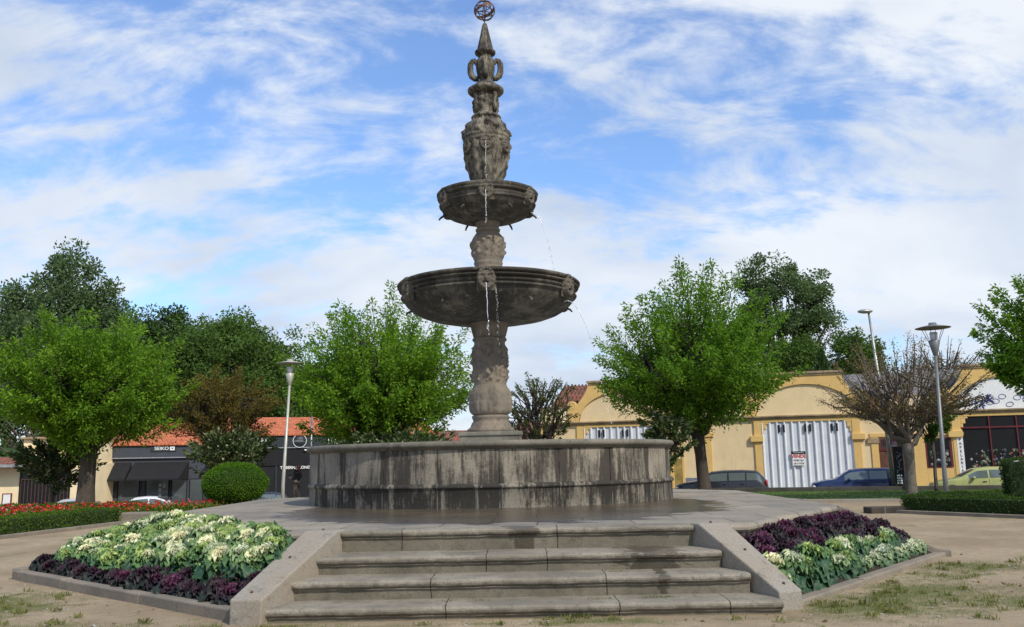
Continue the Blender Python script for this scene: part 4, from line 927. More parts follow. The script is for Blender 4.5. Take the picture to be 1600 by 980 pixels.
# ------------------------------------------------------------------ hedges, bushes, flowers
def hedge(A, B, w, h, lab, mat='leaf_hedge', group=None, name='box_hedge', z=0., dens=900, leaf=.05):
    A, B = Vector(A), Vector(B); L = (B-A).length; ang = math.atan2((B-A).y,(B-A).x); g = np.random.default_rng(int(L*100)+3)
    e = empty(name, (A.x,A.y,z), ang, lab, 'hedge', group)
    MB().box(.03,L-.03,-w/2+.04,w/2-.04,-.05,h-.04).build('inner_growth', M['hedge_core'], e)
    faces = [((0,-w/2,0),(L,0,0),(0,0,h),(0,-1,0)),((0,w/2,0),(L,0,0),(0,0,h),(0,1,0)),((0,-w/2,h),(L,0,0),(0,w,0),(0,0,1)),((0,-w/2,0),(0,w,0),(0,0,h),(-1,0,0)),((L,-w/2,0),(0,w,0),(0,0,h),(1,0,0))]
    PP=[];DD=[]
    for o,u,v,nn in faces:
        o,u,v,nn = map(np.array,(o,u,v,nn)); n = int(np.linalg.norm(u)*np.linalg.norm(v)*dens)
        P = o+u*g.random((n,1))+v*g.random((n,1)); bump = .018*np.sin(P[:,0:1]*9+P[:,2:3]*7)+.02*np.sin(P[:,0:1]*3.1)
        PP.append(P+nn*(g.normal(size=(n,1))*.018+bump)); DD.append(nn*.8+g.normal(size=(n,3))*.7+np.array([0,0,.3]))
    P=np.concatenate(PP); D=np.concatenate(DD); quadmesh('foliage', leaves(P,D,leaf,.6,g), g.random(len(P)), M[mat], e); return e
hedge((-13.15,22.0),(-12.25,27.6),.75,.45,'low clipped hedge on the near side of the red flower bed at the far left')
hedge((-20.5,32.2),(-13.2,32.6),.6,.42,'low clipped hedge on the far side of the red flower bed', 'leaf_hedge')
hedge((11.0,25.55),(14.6,19.6),.55,.45,'low dark clipped hedge along the kerb at the right edge','leaf_hedge_dark')
hedge((13.9,27.7),(19.5,25.6),.5,.42,'low clipped hedge behind the right lamp post, second row','leaf_hedge')
hedge((11.15,26.0),(13.7,27.7),.45,.42,'short clipped hedge linking the two rows below the right lamp post','leaf_hedge_dark')
hedge((13.75,25.6),(17.6,24.2),1.3,1.38,'tall square clipped hedge block at the right edge','leaf_hedge_dark', dens=700)
def kerbline(pts, lab, w=.16, h=.09):
    mb = MB()
    for a,b in zip(pts[:-1],pts[1:]):
        d = (Vector(b)-Vector(a)).normalized(); nn = Vector((-d.y,d.x))*w*.5
        mb.prism_z([(a[0]-nn.x,a[1]-nn.y),(b[0]-nn.x,b[1]-nn.y),(b[0]+nn.x,b[1]+nn.y),(a[0]+nn.x,a[1]+nn.y)], -.1, h)
    tag(mb.build('stone_edging', M['kerbstone'], bevel=.012), lab, 'kerb')
kerbline([(10.5,25.4),(14.3,19.0)],'flat stone edging in front of the low hedge at the right edge')
kerbline([(-12.55,21.5),(-11.65,27.9),(-10.0,31.0)],'flat stone edging in front of the left clipped hedge and flowers')
tag(MB().box(-.55,.55,-.3,.3,-.05,.17).build('stone_block', M['bark_dark'], bevel=.03, loc=(10.35,25.6,0)), 'dark flat stone block lying at the end of the right hedge','stone')
tag(MB().box(-.65,.65,-.3,.3,-.05,.28).build('stone_bench', M['kerbstone'], bevel=.04, loc=(-11.9,28.6,0)), 'low dark stone bench end beyond the left hedge, behind the cabbage bed','bench')
# topiary
e = empty('round_bush',(-10.15,33,.0),0,'clipped dome-shaped bright green bush left of the left lamp post','bush')
g = np.random.default_rng(9)
def dome(n, k=1.):
    d = norm(g.normal(size=(n,3))); d[:,2] = np.where(d[:,2]<-.75, -d[:,2], d[:,2])
    return d*np.array([1.13,1.0,.72])*k+np.array([0,0,1.02]), d
P,d = dome(26000); P += d*(g.normal(size=(len(P),1))*.022+.03*np.sin(d[:,:1]*7+1)*np.sin(d[:,2:3]*6+d[:,1:2]*5))
quadmesh('foliage', leaves(P, d*.7+g.normal(size=d.shape)*.6, .045,.6,g), g.random(len(P)), M['topiary'], e)
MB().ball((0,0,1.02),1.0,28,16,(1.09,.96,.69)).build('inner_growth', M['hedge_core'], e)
P2 = np.stack([g.normal(size=2600)*.5, g.normal(size=2600)*.4, g.random(2600)*.5],1); quadmesh('low_twigs', leaves(P2, g.normal(size=P2.shape)+np.array([0,0,.5]), .1,.4,g), g.random(2600), M['leaf_hedge_dark'], e)
MB().tube([(0,0,-.1),(0,0,.6)],[.1,.07],8).build('trunk', M['bark_dark'], e)
# red bedding flowers
poly = [(-13.4,22.5),(-12.6,27.9),(-10.3,31.0),(-10.2,33.2),(-13.0,32.2),(-20.5,31.8),(-22,24)]
def inpoly(x,y,pl):
    c=False; j=len(pl)-1
    for i in range(len(pl)):
        if (pl[i][1]>y)!=(pl[j][1]>y) and x<(pl[j][0]-pl[i][0])*(y-pl[i][1])/(pl[j][1]-pl[i][1])+pl[i][0]: c=not c
        j=i
    return c
pts=[]; 
while len(pts)<2000:
    x,y = random.uniform(-22,-10),random.uniform(22,33.3)
    if inpoly(x,y,poly) and noise.noise(Vector((x*1.3,y*1.3,2)))>-.35: pts.append((x,y,random.uniform(.26,.5)))
pts=np.array(pts); n=len(pts); rep=5
P=np.repeat(pts,rep,0); D=norm(g.normal(size=(n*rep,3)))*np.array([1,1,.5])+np.array([0,0,.8]); pal=np.array([(.62,.03,.015),(.55,.02,.03),(.7,.10,.02),(.65,.12,.2),(.75,.5,.45)])
cc=np.repeat(pal[g.choice(5,n,p=[.45,.2,.17,.12,.06])],rep,0)
tag(quadmesh('red_flowers', leaves(P,D,.06,.8,g,.2), None, M['flower'], color=cc), 'mass of red and pink bedding flowers between the clipped hedges on the left','flowers',kind='stuff')
P=np.repeat(pts,7,0)*np.array([1,1,.55])+g.normal(size=(n*7,3))*np.array([.08,.08,.05]); tag(quadmesh('flower_foliage', leaves(P, g.normal(size=P.shape)*.5+np.array([0,0,1]), .17,.28,g), g.random(len(P)), M['leaf_hedge']), 'green foliage under the red flowers on the left','foliage',kind='stuff')
tag(MB().prism_z(poly,-.02,.03).build('bed_soil', M['soil']), kind='structure')
tag(MB().prism_z([(11.2,25.2),(14.4,20),(20,19),(20,26),(13.8,27.8)][::1],-.02,.03).build('bed_soil', M['soil']), kind='structure')
# grass tufts near the kerbs and steps, litter and pebbles
PP=[];cnt=0
while cnt<17000:
    x,y = random.uniform(-9.5,9.5),random.uniform(7.6,14)
    if moss(x,y)>.25+random.random()*.75 and not inpoly(x,y,[(-2.98,9.6),KL[1],(-6.35,16.9),(5.35,15.1),KR[1],(3.03,9.9),(2.7,9.68)]): PP.append((x,y,0)); cnt+=1
for (cx,cy,cz,s,k) in ((-2.35,9.42,.0,.11,260),(-2.75,9.3,0,.08,90),(1.5,9.95,.14,.12,140),(1.1,10.5,.35,.06,60),(-.4,9.98,.14,.05,50),(-.75,9.98,.14,.06,40),(.9,9.9,.14,.07,50)):
    for q in range(k): PP.append((cx+random.gauss(0,s),cy+random.gauss(0,s*.35),cz))
LG=[.026]*len(PP); k_=0
while k_<240:
    x,y = random.uniform(-9.5,9.5),random.uniform(7.8,14)
    if moss(x,y)>.15+random.random()*.6 and not inpoly(x,y,[(-2.98,9.6),KL[1],(-6.35,16.9),(5.35,15.1),KR[1],(3.03,9.9),(2.7,9.68)]):
        for q in range(26): PP.append((x+random.gauss(0,.035),y+random.gauss(0,.03),0)); LG.append(random.uniform(.03,.075))
        k_+=1
P=np.array(PP); D=g.normal(size=P.shape)*.55+np.array([0,0,1]); 
tag(quadmesh('grass', leaves(P,D,np.array(LG)[:,None],.2,g), g.random(len(P)), M['grassblade']), 'short sparse grass growing in the sandy ground by the kerbs and steps','grass',kind='stuff')
mb=MB()
for i in range(2600):
    x,y=random.uniform(-9,10),random.uniform(7.6,14); s=random.uniform(.004,.008) if random.random()<.8 else random.uniform(.008,.018)
    if inpoly(x,y,[(-2.98,9.6),KL[1],(-6.35,16.9),(5.35,15.1),KR[1],(3.03,9.9)]): continue
    mb.ball((x,y,s*.3),s,6,4,(1.3,1,.6))
tag(mb.build('pebbles', M['pavement']), 'small pale pebbles scattered over the sandy ground','pebbles',kind='stuff')
n=420; P=np.stack([g.uniform(-9,11,n),g.uniform(7.6,15,n),np.full(n,.02)],1)
keep=np.array([not inpoly(p[0],p[1],[(-2.98,9.6),KL[1],(-6.35,16.9),(5.35,15.1),KR[1],(3.03,9.9)]) for p in P]); P=P[keep]; n=len(P)
tag(quadmesh('fallen_leaves', leaves(P, g.normal(size=(n,3))*np.array([1,1,.15]), .06,.5,g,.1), g.random(n), M['leaf_brown']), 'a few dry fallen leaves on the sandy ground','leaves',kind='stuff')
g2=np.random.default_rng(12); n=30000
P=np.stack([g2.uniform(9.5,30,n),g2.uniform(28.5,42,n),np.full(n,.015)],1); keep=np.array([inpoly(p[0],p[1],lawn) for p in P]); P=P[keep]
tag(quadmesh('lawn_blades', leaves(P, g2.normal(size=P.shape)*.4+np.array([0,0,1]), .05,.3,g2), g2.random(len(P)), M['leaf_hedge']), 'mown grass of the lawn strip on the right','grass',kind='stuff')

# ------------------------------------------------------------------ ochre building (right)
def arc(c, u0, u1, z0, z1, n=24):
    def f(u):
        t = (u-c)/((u1-u0)/2); return z0+(z1-z0)*math.sqrt(max(0,1-t*t))
    return f
ob = empty('ochre_building', (FA.x,FA.y,-.4), f_ang, 'long single-storey ochre and cream warehouse with arched gables along the right-hand street', 'building')
def Q(z): return z+.4
MB().box(0,34,.0,9,-.4,Q(3.7)).build('wall', M['plaster_cream'], ob)
mb = MB(); mb.box(8.1,12.0,-.012,.0,-.3,Q(.55)); mb.box(17.4,18.0,-.012,0,-.3,Q(.2)); mb.box(19.55,19.85,-.012-.06,-.05,Q(.25),Q(1.1)); mb.build('blue_dado', M['blue_dado'], ob)
# cornices
mb = MB()
for a,b in ((0,34),): mb.box(a-.1,b,-.22,.1,Q(3.72),Q(3.8)); mb.box(a-.05,b,-.14,.1,Q(3.62),Q(3.72))
mb.build('cornice', M['cornice'], ob, bevel=.01)
cs = [4.9,14.72,24.55]
def bay(c, first):
    fr = MB(); h = 2.75
    top = lambda u: Q(6.0) if abs(u-c)<1.95 else Q(6.0)-1.35*((abs(u-c)-1.95)/.85)**.6 if abs(u-c)<2.8 else Q(4.65)
    ah = arc(c, c-2.55, c+2.55, Q(3.82), Q(5.45))
    us = sorted(set([c+x for x in np.linspace(-2.95,2.95,70)]+[c-1.95,c+1.95,c-1.951,c+1.951]))
    fr.band(us, lambda u: ah(u) if abs(u-c)<2.55 else Q(3.81), top, -.10, .2)
    # volutes
    for s in (-1,1):
        v = MB().lathe([(.0,0),(.27,0),(.27,.34),(.2,.36),(.17,.34),(.0,.34)],20,caps=False); v.xform(Matrix.Translation((c+s*2.95,.22,Q(4.72)))@Matrix.Rotation(R(90),4,'X')); fr.v, fr.f, fr.sm, fr.mi = (fr.add(v.v,v.f,False).v, fr.f, fr.sm, fr.mi)
        fr.box(min(c+s*2.72,c+s*3.2),max(c+s*2.72,c+s*3.2),-.12,.18,Q(3.81),Q(4.6))
    fr.build('gable_frame', M['plaster_ochre'], ob)
    cp = MB().box(c-2.05,c+2.05,-.2,.28,Q(6.0),Q(6.12)).box(c-1.98,c+1.98,-.15,.22,Q(5.9),Q(5.998)); cp.build('gable_coping', M['cornice'], ob, bevel=.01)
    us2 = [c+x for x in np.linspace(-2.55,2.55,40)]
    MB().band(us2, lambda u:Q(3.81), lambda u: ah(u)-.001, .0, .16).build('gable_panel', M['plaster_cream'] if c<20 else M['white'], ob)
    # opening frame: pilasters + scalloped corbels + lintel
    pf = MB()
    for s in (-1,1):
        x0, x1 = sorted((c+s*2.3, c+s*2.72)); pf.box(x0,x1,-.09,.1,-.4,Q(3.6))
        x0, x1 = sorted((c+s*2.25, c+s*2.92)); pf.box(x0,x1,-.2,.1,Q(2.42),Q(2.75))
        for k in range(3):
            w = .12*(k+1); x0,x1 = sorted((c+s*2.301, c+s*(2.301-w))); pf.box(x0,x1,-.085,.1,Q(2.85+.25*k),Q(3.10+.25*k)-.002)
    pf.box(c-2.3,c+2.3,-.095,.1,Q(3.45),Q(3.61))
    pf.build('door_surround', M['plaster_ochre'], ob, bevel=.02)
for i,c in enumerate(cs): bay(c,i==0)
# corrugated gates
def gate(c):
    n = 260; mb = MB(); v=[]
    for i in range(n+1):
        u = c-2.3+4.6*i/n; ph = (i/n*12)%1; d = .09*(1 if ph<.12 else (0 if .26<ph<.86 else (1-(ph-.12)/.14 if ph<.26 else (ph-.86)/.14)))
        v += [(u,-.02-d,-.15),(u,-.02-d,Q(3.45))]
    mb.add(v,[(2*i,2*i+2,2*i+3,2*i+1) for i in range(n)],False)
    o = mb.build('gate', M['metal_white'], ob)
    s = MB()
    for x in (-1.45,-1.2,-.1,.15,1.25,1.5): s.box(c+x,c+x+.1,-.13,-.06,Q(2.9),Q(3.3))
    s.build('vent_slot', M['interior'], o)
    return o
g1 = gate(cs[0]); g2_ = gate(cs[1])
# VENDE poster
vp = MB().box(13.9,14.55,-.16,-.13,Q(1.13),Q(1.87)).build('poster', M['white'], ob)
MB().box(13.86,14.59,-.167,-.163,Q(1.72),Q(1.87)).build('header', M['black'], vp)
text_mesh('lettering','VENDE',.24,(14.225,-.164,Q(1.60)),(R(90),0,0),M['red_paint'],vp,.003,bold=.008)
rg = random.Random(3)
def marks(name, mat, u0, u1, z0, z1, y, n):      # small worn print, too small to read in the photo
    mb = MB(); w = (u1-u0)/n
    for k in range(n):
        a = u0+w*k; mb.box(a+.004,a+w*rg.uniform(.45,.85),y-.003,y,z0+(z1-z0)*rg.choice((0,0,.4)),z1-(z1-z0)*rg.choice((0,0,.4)))
    mb.build(name, mat, vp)
marks('small_print', M['lettering'], 13.95, 14.5, Q(1.77), Q(1.82), -.168, 11)
marks('small_print', M['black'], 13.95, 14.5, Q(1.34), Q(1.44), -.161, 9)
marks('small_print', M['red_frame'], 13.97, 14.48, Q(1.18), Q(1.28), -.161, 9)
# pilasters between bays
mb = MB()
for a,b in ((0,.25),(8.05,8.2),(9.35,9.72),(17.9,18.25),(21.76,22.3)): MB().box(a,b,-.06,.05,-.4,Q(2.5) if a not in (0,9.35,21.76) else Q(3.62)).build('pilaster', M['plaster_ochre'], ob, bevel=.015)
mb.box(19.45,20.5,-.06,.05,-.4,Q(2.5)); mb.box(17.85,21.9,-.055,.05,Q(2.52),Q(2.72)); mb.box(20.5,21.75,-.055,.05,-.4,Q(.9)); MB().box(9.2,9.85,-.12,.1,Q(2.75),Q(2.95)).build('capital_block', M['plaster_ochre'], ob, bevel=.015)
mb.build('window_surround', M['plaster_ochre'], ob, bevel=.015)
MB().box(17.72,18.3,-.1,.05,Q(2.2),Q(2.48)).build('capital_block', M['cornice'], ob, bevel=.015); MB().box(21.66,22.36,-.11,.05,Q(2.5),Q(2.68)).build('capital_block', M['cornice'], ob, bevel=.015)
mb = MB().box(7.5,8.04,-.03,.02,-.3,Q(1.55))
for k in range(4): mb.box(7.5+.136*k,7.5+.136*k+.12,-.05,-.028,-.3,Q(1.6))
mb.build('plank_door', M['olive_wood'], ob)
d = MB().box(18.27,19.43,-.03,.02,-.3,Q(2.5)).build('door', M['brown_wood'], ob)
MB().box(18.4,19.3,-.045,-.032,Q(1.95),Q(2.4)).build('fanlight', M['glass'], d)
mb = MB(); 
for k in range(8): mb.box(18.42+.12*k,18.45+.12*k,-.06,-.046,Q(1.95),Q(2.4))
mb.box(18.27,19.43,-.07,-.03,Q(1.8),Q(1.9)); mb.build('door_bars', M['red_frame'], d)
w = MB().box(20.52,21.72,-.08,.02,Q(.9),Q(2.42)).build('window', M['red_frame'], ob); MB().box(20.6,21.64,-.1,-.082,Q(.97),Q(2.35)).build('pane', M['shopglass'], w)
# window display of the small shop
def goods(u0,u1,z0,z1,y,n,par,seed):
    rg = random.Random(seed); cols = [plain('goods_%s'%k,c,.6) for k,c in zip('abcdefg',((.2,.18,.15),(.05,.09,.04),(.18,.06,.05),(.08,.08,.1),(.16,.12,.06),(.04,.05,.06),(.3,.28,.26)))]  # muted colours darkened to carry the shade inside the shop
    for k in range(len(cols)):
        mb = MB()
        for i in range(n//len(cols)):
            u = rg.uniform(u0,u1); z = z0+(z1-z0)*rg.random()**1.6; s = rg.uniform(.03,.1); mb.ball((u,y+rg.uniform(-.01,.03),z),s,8,5,(1,.4,rg.uniform(.8,1.5)))
        mb.build('display_goods', cols[k], par)['kind'] = 'stuff'
goods(20.68,21.55,Q(1.05),Q(1.8),-.09,49,w,3)
sg = MB().box(22.0,22.29,-.1,-.062,Q(.6),Q(2.42)).build('sign', M['white'], ob)
for i,ch in enumerate('PAPELARIA'): text_mesh('lettering',ch,.2,(22.145,-.102,Q(2.28-.195*i)),(R(90),0,0),M['charcoal2'],sg,.003,bold=.004)
MB().box(19.6,19.84,-.1,-.062,Q(1.1),Q(2.3)).build('notice', M['plaster_pale'], ob)
# big shop opening in the third bay
sh = MB().box(cs[2]-2.3,cs[2]+2.3,-.03,.02,-.3,Q(3.45)).build('shop_window', M['shopglass'], ob)
mb = MB(); 
for u in (23.55,24.8,26.0): mb.box(u,u+.06,-.1,-.032,-.3,Q(3.45))
mb.box(cs[2]-2.3,cs[2]+2.3,-.095,-.034,Q(2.85),Q(2.92)); mb.box(cs[2]-2.3,cs[2]+2.3,-.095,-.034,Q(.2),Q(.35)); mb.build('frame', M['red_frame'], sh)
goods(22.6,26.3,Q(.45),Q(1.75),-.05,210,sh,5)
MB().box(24.45,24.75,-.12,-.1,Q(1.05),Q(1.25)).build('notice', M['white'], sh)
# blue tile flourishes on the white gable
blu = plain('cobalt_glaze',(.06,.08,.30),.25)
mb = MB(); rg = random.Random(4)
def leafshape(mb,u,z,l,an,w=.3):
    P=[(0,0),(.35,w*.5),(.7,w*.45),(1,0),(.7,-w*.35),(.35,-w*.4)]
    mb.prism_xz([(u+l*(x*math.cos(an)-y*math.sin(an)), z+l*(x*math.sin(an)+y*math.cos(an))) for x,y in P][::-1], -.112+.1-.006,-.0)
for (u,z) in ((23.05,Q(4.05)),(23.35,Q(4.05)),(23.6,Q(4.38)),(23.75,Q(4.3)),(25.4,Q(4.4)),(25.7,Q(4.42)),(26.1,Q(4.35))):
    for k in range(5): leafshape(mb,u,z,rg.uniform(.18,.32),rg.uniform(0,6.28))
for s in range(6):
    u,z,an = 23.9+.28*s,Q(4.1+.12*(s%3)),rg.uniform(0,6); pts=[]
    for i in range(16):
        u+=.07*math.cos(an); z+=.05*math.sin(an); an+=.42; z=min(max(z,Q(3.9)),Q(4.9)); pts.append((u,-.012,z))
    mb.tube(pts,.012,5)
mb.build('tile_decoration', blu, ob)
# parapets between the bays and roofs
mb = MB()
for a,b in ((0,1.9),(7.9,11.7),(17.7,21.5),(27.5,34)): MB().box(a,b,-.02,.2,Q(3.8),Q(4.62)).build('parapet', M['plaster_pale'], ob)
mb = MB()
for a,b in ((0,1.95),(7.9,11.7),(17.7,21.55)): MB().box(a,b,-.08,.26,Q(4.62),Q(4.70)).build('parapet_coping', M['cornice'], ob)
def roof_plane(u0,u1,z0,z1,y0,y1,mat,name='roof'):
    v=[(u0,y0,z0),(u1,y0,z0),(u1,y1,z1),(u0,y1,z1),(u0,y0,z0-.1),(u1,y0,z0-.1),(u1,y1,z1-.1),(u0,y1,z1-.1)]
    return MB().add(v,[(0,1,2,3),(7,6,5,4),(0,4,5,1),(1,5,6,2),(2,6,7,3),(3,7,4,0)]).build(name, mat, ob)
roof_plane(.7,2.7,Q(4.66),Q(6.2),.1,3.8,M['tile_old']); roof_plane(7.1,12.6,Q(4.66),Q(5.4),.3,4.4,M['tile_old'])
roof_plane(16.6,23.0,Q(4.7),Q(6.15),.22,3.4,M['slate']); roof_plane(26.5,34,Q(4.66),Q(6.1),.22,4,M['slate'])
mb=MB(); 
for c in cs: MB().box(c-1.9,c+1.9,.2,8.5,Q(3.7),Q(5.9)).build('hall_behind_gable', M['plaster_cream'], ob)
rt = MB()
for i in range(9):
    u=.72+.22*i; rt.tube([(u,.08,Q(4.70)),(u,3.8,Q(6.24))],.06,6)
rt.build('ridge_tiles', M['tile_old'], ob)
# ------------------------------------------------------------------ dark shop row (left)
lb = empty('shop_row', (LA.x,LA.y,-1.4), l_ang, 'dark grey single-storey shop row with orange tiled roof and black awnings on the left', 'building')
def W(z): return z+1.4
MB().box(8.3,14.15,0,8,-.1,W(2.95)).build('wall', M['charcoal'], lb)
MB().box(14.15,28.0,0,8,-.1,W(3.45)).build('wall', M['charcoal2'], lb)
MB().box(8.25,14.14,-.12,-.0,W(2.28),W(3.0)).build('fascia', M['charcoal'], lb, bevel=.01)
MB().box(14.16,28.0,-.14,0,W(2.76),W(3.5)).build('fascia', M['charcoal2'], lb, bevel=.01)
MB().box(8.2,14.14,-.16,-.02,W(2.22),W(2.278)).box(14.16,28,-.18,-.02,W(2.70),W(2.758)).build('fascia_trim', M['grey_line'], lb)
v=[(8.2,-.25,W(3.05)),(28,-.25,W(3.55)),(28,4.2,W(5.1)),(8.2,4.2,W(4.75))]
def slab(v, name, mat, par, t=.1):
    w=v+[(a,b,c-t) for a,b,c in v]; return MB().add(w,[(0,1,2,3),(7,6,5,4),(0,4,5,1),(1,5,6,2),(2,6,7,3),(3,7,4,0)]).build(name,mat,par)
slab([(8.2,-.25,W(3.06)),(14.2,-.25,W(3.06)),(14.2,4.2,W(4.35)),(8.2,4.2,W(4.35))],'roof',M['tile_orange'],lb)
slab([(14.22,-.25,W(3.56)),(28,-.25,W(3.56)),(28,4.2,W(4.8)),(14.22,4.2,W(4.8))],'roof',M['tile_orange'],lb)
slab([(28,8.6,W(3.5)),(8.2,8.6,W(3.5)),(8.2,4.2,W(4.37)),(28,4.2,W(4.78))],'roof',M['tile_orange'],lb)
def awning(u0,u1,ub0,ub1):
    v=[(u0,-.0,W(2.0)),(u1,-.0,W(2.0)),(ub1,-1.0,W(1.05)),(ub0,-1.0,W(1.05)),(ub0,-1.0,W(.95)),(ub1,-1.0,W(.95))]
    MB().add(v+[(u0,-.001,W(.97)),(u1,-.001,W(.97))],[(0,3,2,1),(3,4,5,2),(0,6,4,3),(1,2,5,7)]).build('awning', M['black'], lb)
awning(9.2,10.1,8.8,9.85); awning(10.25,13.25,9.95,12.75)
def lwin(u0,u1,z0,z1,name='window'):
    o=MB().box(u0,u1,-.05,.0,W(z0),W(z1)).build(name,M['black'],lb,bevel=.01); MB().box(u0+.06,u1-.06,-.065,-.05,W(z0)+.06,W(z1)-.06).build('pane',glass('shop_pane',(.05,.06,.062),.1),o); return o
lwin(9.4,10.6,-.9,1.0); dd=lwin(10.9,12.2,-1.3,1.0,'door'); lwin(13.3,14.1,-.8,1.0); lwin(12.3,13.2,-.9,1.0)
mb=MB(); 
for k in range(4): mb.box(11.62,11.78,-.09,-.07,W(.55-.27*k),W(.75-.27*k))
mb.box(11.85,12.0,-.09,-.07,W(.5),W(.8)); mb.build('notice', M['grey_line'], dd)
sg = MB().box(11.1,12.5,-.16,-.122,W(2.6),W(2.94)).build('sign', M['charcoal2'], lb)
text_mesh('lettering','SEIKO',.27,(11.7,-.163,W(2.78)),(R(90),0,0),M['lettering'],sg,.004,xs=1.1,bold=.003)
MB().box(12.16,12.42,-.166,-.161,W(2.67),W(2.89)).build('emblem', M['lettering'], sg); MB().box(12.25,12.33,-.17,-.1661,W(2.74),W(2.82)).build('emblem_core', M['red_frame'], sg)
# tavern front
MB().box(15.5,20.9,-.03,.0,-.1,W(2.0)).build('shop_window', M['interior'], lb)
MB().box(14.2,28,-.10,-.001,W(1.66),W(2.68)).build('shutter_box', M['black'], lb)
mb=MB()
for u in (15.5,16.9,18.2,19.6,20.9): mb.box(u,u+.1,-.09,-.03,-.1,W(1.66))
mb.build('shop_frame', M['charcoal2'], lb)
text_mesh('lettering','TABERNA',.52,(17.0,-.155,W(3.1)),(R(90),0,0),M['lettering'],lb,.006,xs=.82,bold=.008)
text_mesh('lettering','LONDRINA',.52,(22.3,-.155,W(3.1)),(R(90),0,0),M['lettering'],lb,.006,xs=.75,bold=.008)
text_mesh('lettering','TABERNA LONDRINA',.24,(19.65,-.115,W(1.52)),(R(90),0,0),M['lettering'],lb,.004,bold=.006)
cg = MB().lathe([(0,0),(.42,0),(.42,.05),(0,.05)],40,caps=False); cg.xform(Matrix.Translation((19.6,-.14,W(3.13)))@Matrix.Rotation(R(90),4,'X')); cs_ = cg.build('round_sign', M['charcoal2'], lb)
rr_=MB(); rr_.tube([(19.6+.4*math.cos(2*math.pi*i/40),-.2,W(3.13)+.4*math.sin(2*math.pi*i/40)) for i in range(41)],.022,6,caps=False); rr_.build('ring', M['lettering'], cs_)
text_mesh('lettering','LONDRINA',.13,(19.6,-.195,W(3.11)),(R(90),0,0),M['grey_line'],cs_,.003,bold=.003); text_mesh('lettering','TABERNA',.08,(19.6,-.195,W(3.24)),(R(90),0,0),M['grey_line'],cs_,.003)
MB().lathe([(0,0),(.06,.02),(.08,.1),(0,.12)],12,caps=False).build('wall_light', M['white'], lb, loc=(19.95,-.2,W(2.5)))
# ------------------------------------------------------------------ yellow house far left
yb = empty('yellow_house', (-31,49.2,-1.4), R(4), 'pale yellow low house with grilled opening and tiled canopy at the far left', 'building')
MB().box(-6,8.0,0,6,-.1,W(1.98)).box(4.0,7.9,.3,6,W(1.98),W(3.35)).build('wall', M['plaster_pale'], yb)
mb=MB()
for k in range(13): mb.box(4.1+.3*k,4.22+.3*k,.22,.3,W(2.25),W(2.95))
mb.box(4.0,7.9,.2,.3,W(2.2),W(2.26)); mb.build('balustrade', M['plaster_cream'], yb)
MB().box(3.85,8.05,.1,6.1,W(3.36),W(3.46)).build('coping', M['cornice'], yb)
slab([(-6,-.9,W(2.0)),(4.6,-.9,W(2.0)),(4.6,.6,W(2.42)),(-6,.6,W(2.42))],'canopy_roof',M['tile_old'],yb); MB().box(-6,4.65,-.95,-.85,W(1.84),W(1.99)).build('fascia',M['grey_line'],yb)
op=MB().box(4.05,6.75,-.02,.01,-.1,W(1.9)).build('opening', M['interior'], yb); mb=MB()
for k in range(14): mb.box(4.15+.19*k,4.19+.19*k,-.07,-.04,-.1,W(1.2))
mb.box(4.05,6.75,-.075,-.035,W(1.15),W(1.2)); mb.build('grille', M['rust'], op)
MB().box(-1.0,2.75,-.02,.01,-.1,W(1.7)).build('opening', M['interior'], yb)
nb=MB().box(3.22,3.72,-.06,0,W(-.25),W(.45)).build('notice_case', M['red_frame'], yb); MB().box(3.28,3.66,-.075,-.061,W(-.18),W(.39)).build('pane', M['white'], nb)
# small houses seen between the tree and the column
h1 = empty('white_house',(-3.2,62,-1.4),R(6),'small white house with tiled roof seen left of the fountain column','building')
MB().box(-2.2,1.8,0,5,0,W(2.6)).build('wall',M['white'],h1); slab([(-2.4,-.2,W(2.6)),(2.0,-.2,W(2.6)),(2.0,2.6,W(3.9)),(-2.4,2.6,W(3.9))],'roof',M['tile_old'],h1)
MB().box(.8,1.3,1.6,2.1,W(3.3),W(4.5)).build('chimney',M['plaster_cream'],h1); MB().box(-2.0,2.4,-2.0,-.3,W(.6),W(1.7)).build('porch',plain('rust_red_wall',(.28,.09,.04),.8),h1)
w=MB().box(-1.2,-.6,-.03,0,W(1.8),W(2.4)).build('window',M['grey_line'],h1); MB().box(-1.13,-.67,-.04,-.03,W(1.87),W(2.33)).build('pane',M['glass'],w)
h2 = empty('pale_house',(3.4,66,-1.0),R(-4),'whitewashed house behind the gnarled pollarded tree, right of the fountain column','building')
MB().box(-3.2,3.5,0,6,0,3.9).build('wall',M['white'],h2); slab([(-3.4,-.3,3.9),(3.7,-.3,3.9),(3.7,3,5.6),(-3.4,3,5.6)],'roof',M['tile_old'],h2)
for x in (-2,0,2): w=MB().box(x-.4,x+.4,-.04,0,1.6,3.0).build('window',M['grey_line'],h2); MB().box(x-.32,x+.32,-.05,-.04,1.68,2.92).build('pane',M['glass'],w)

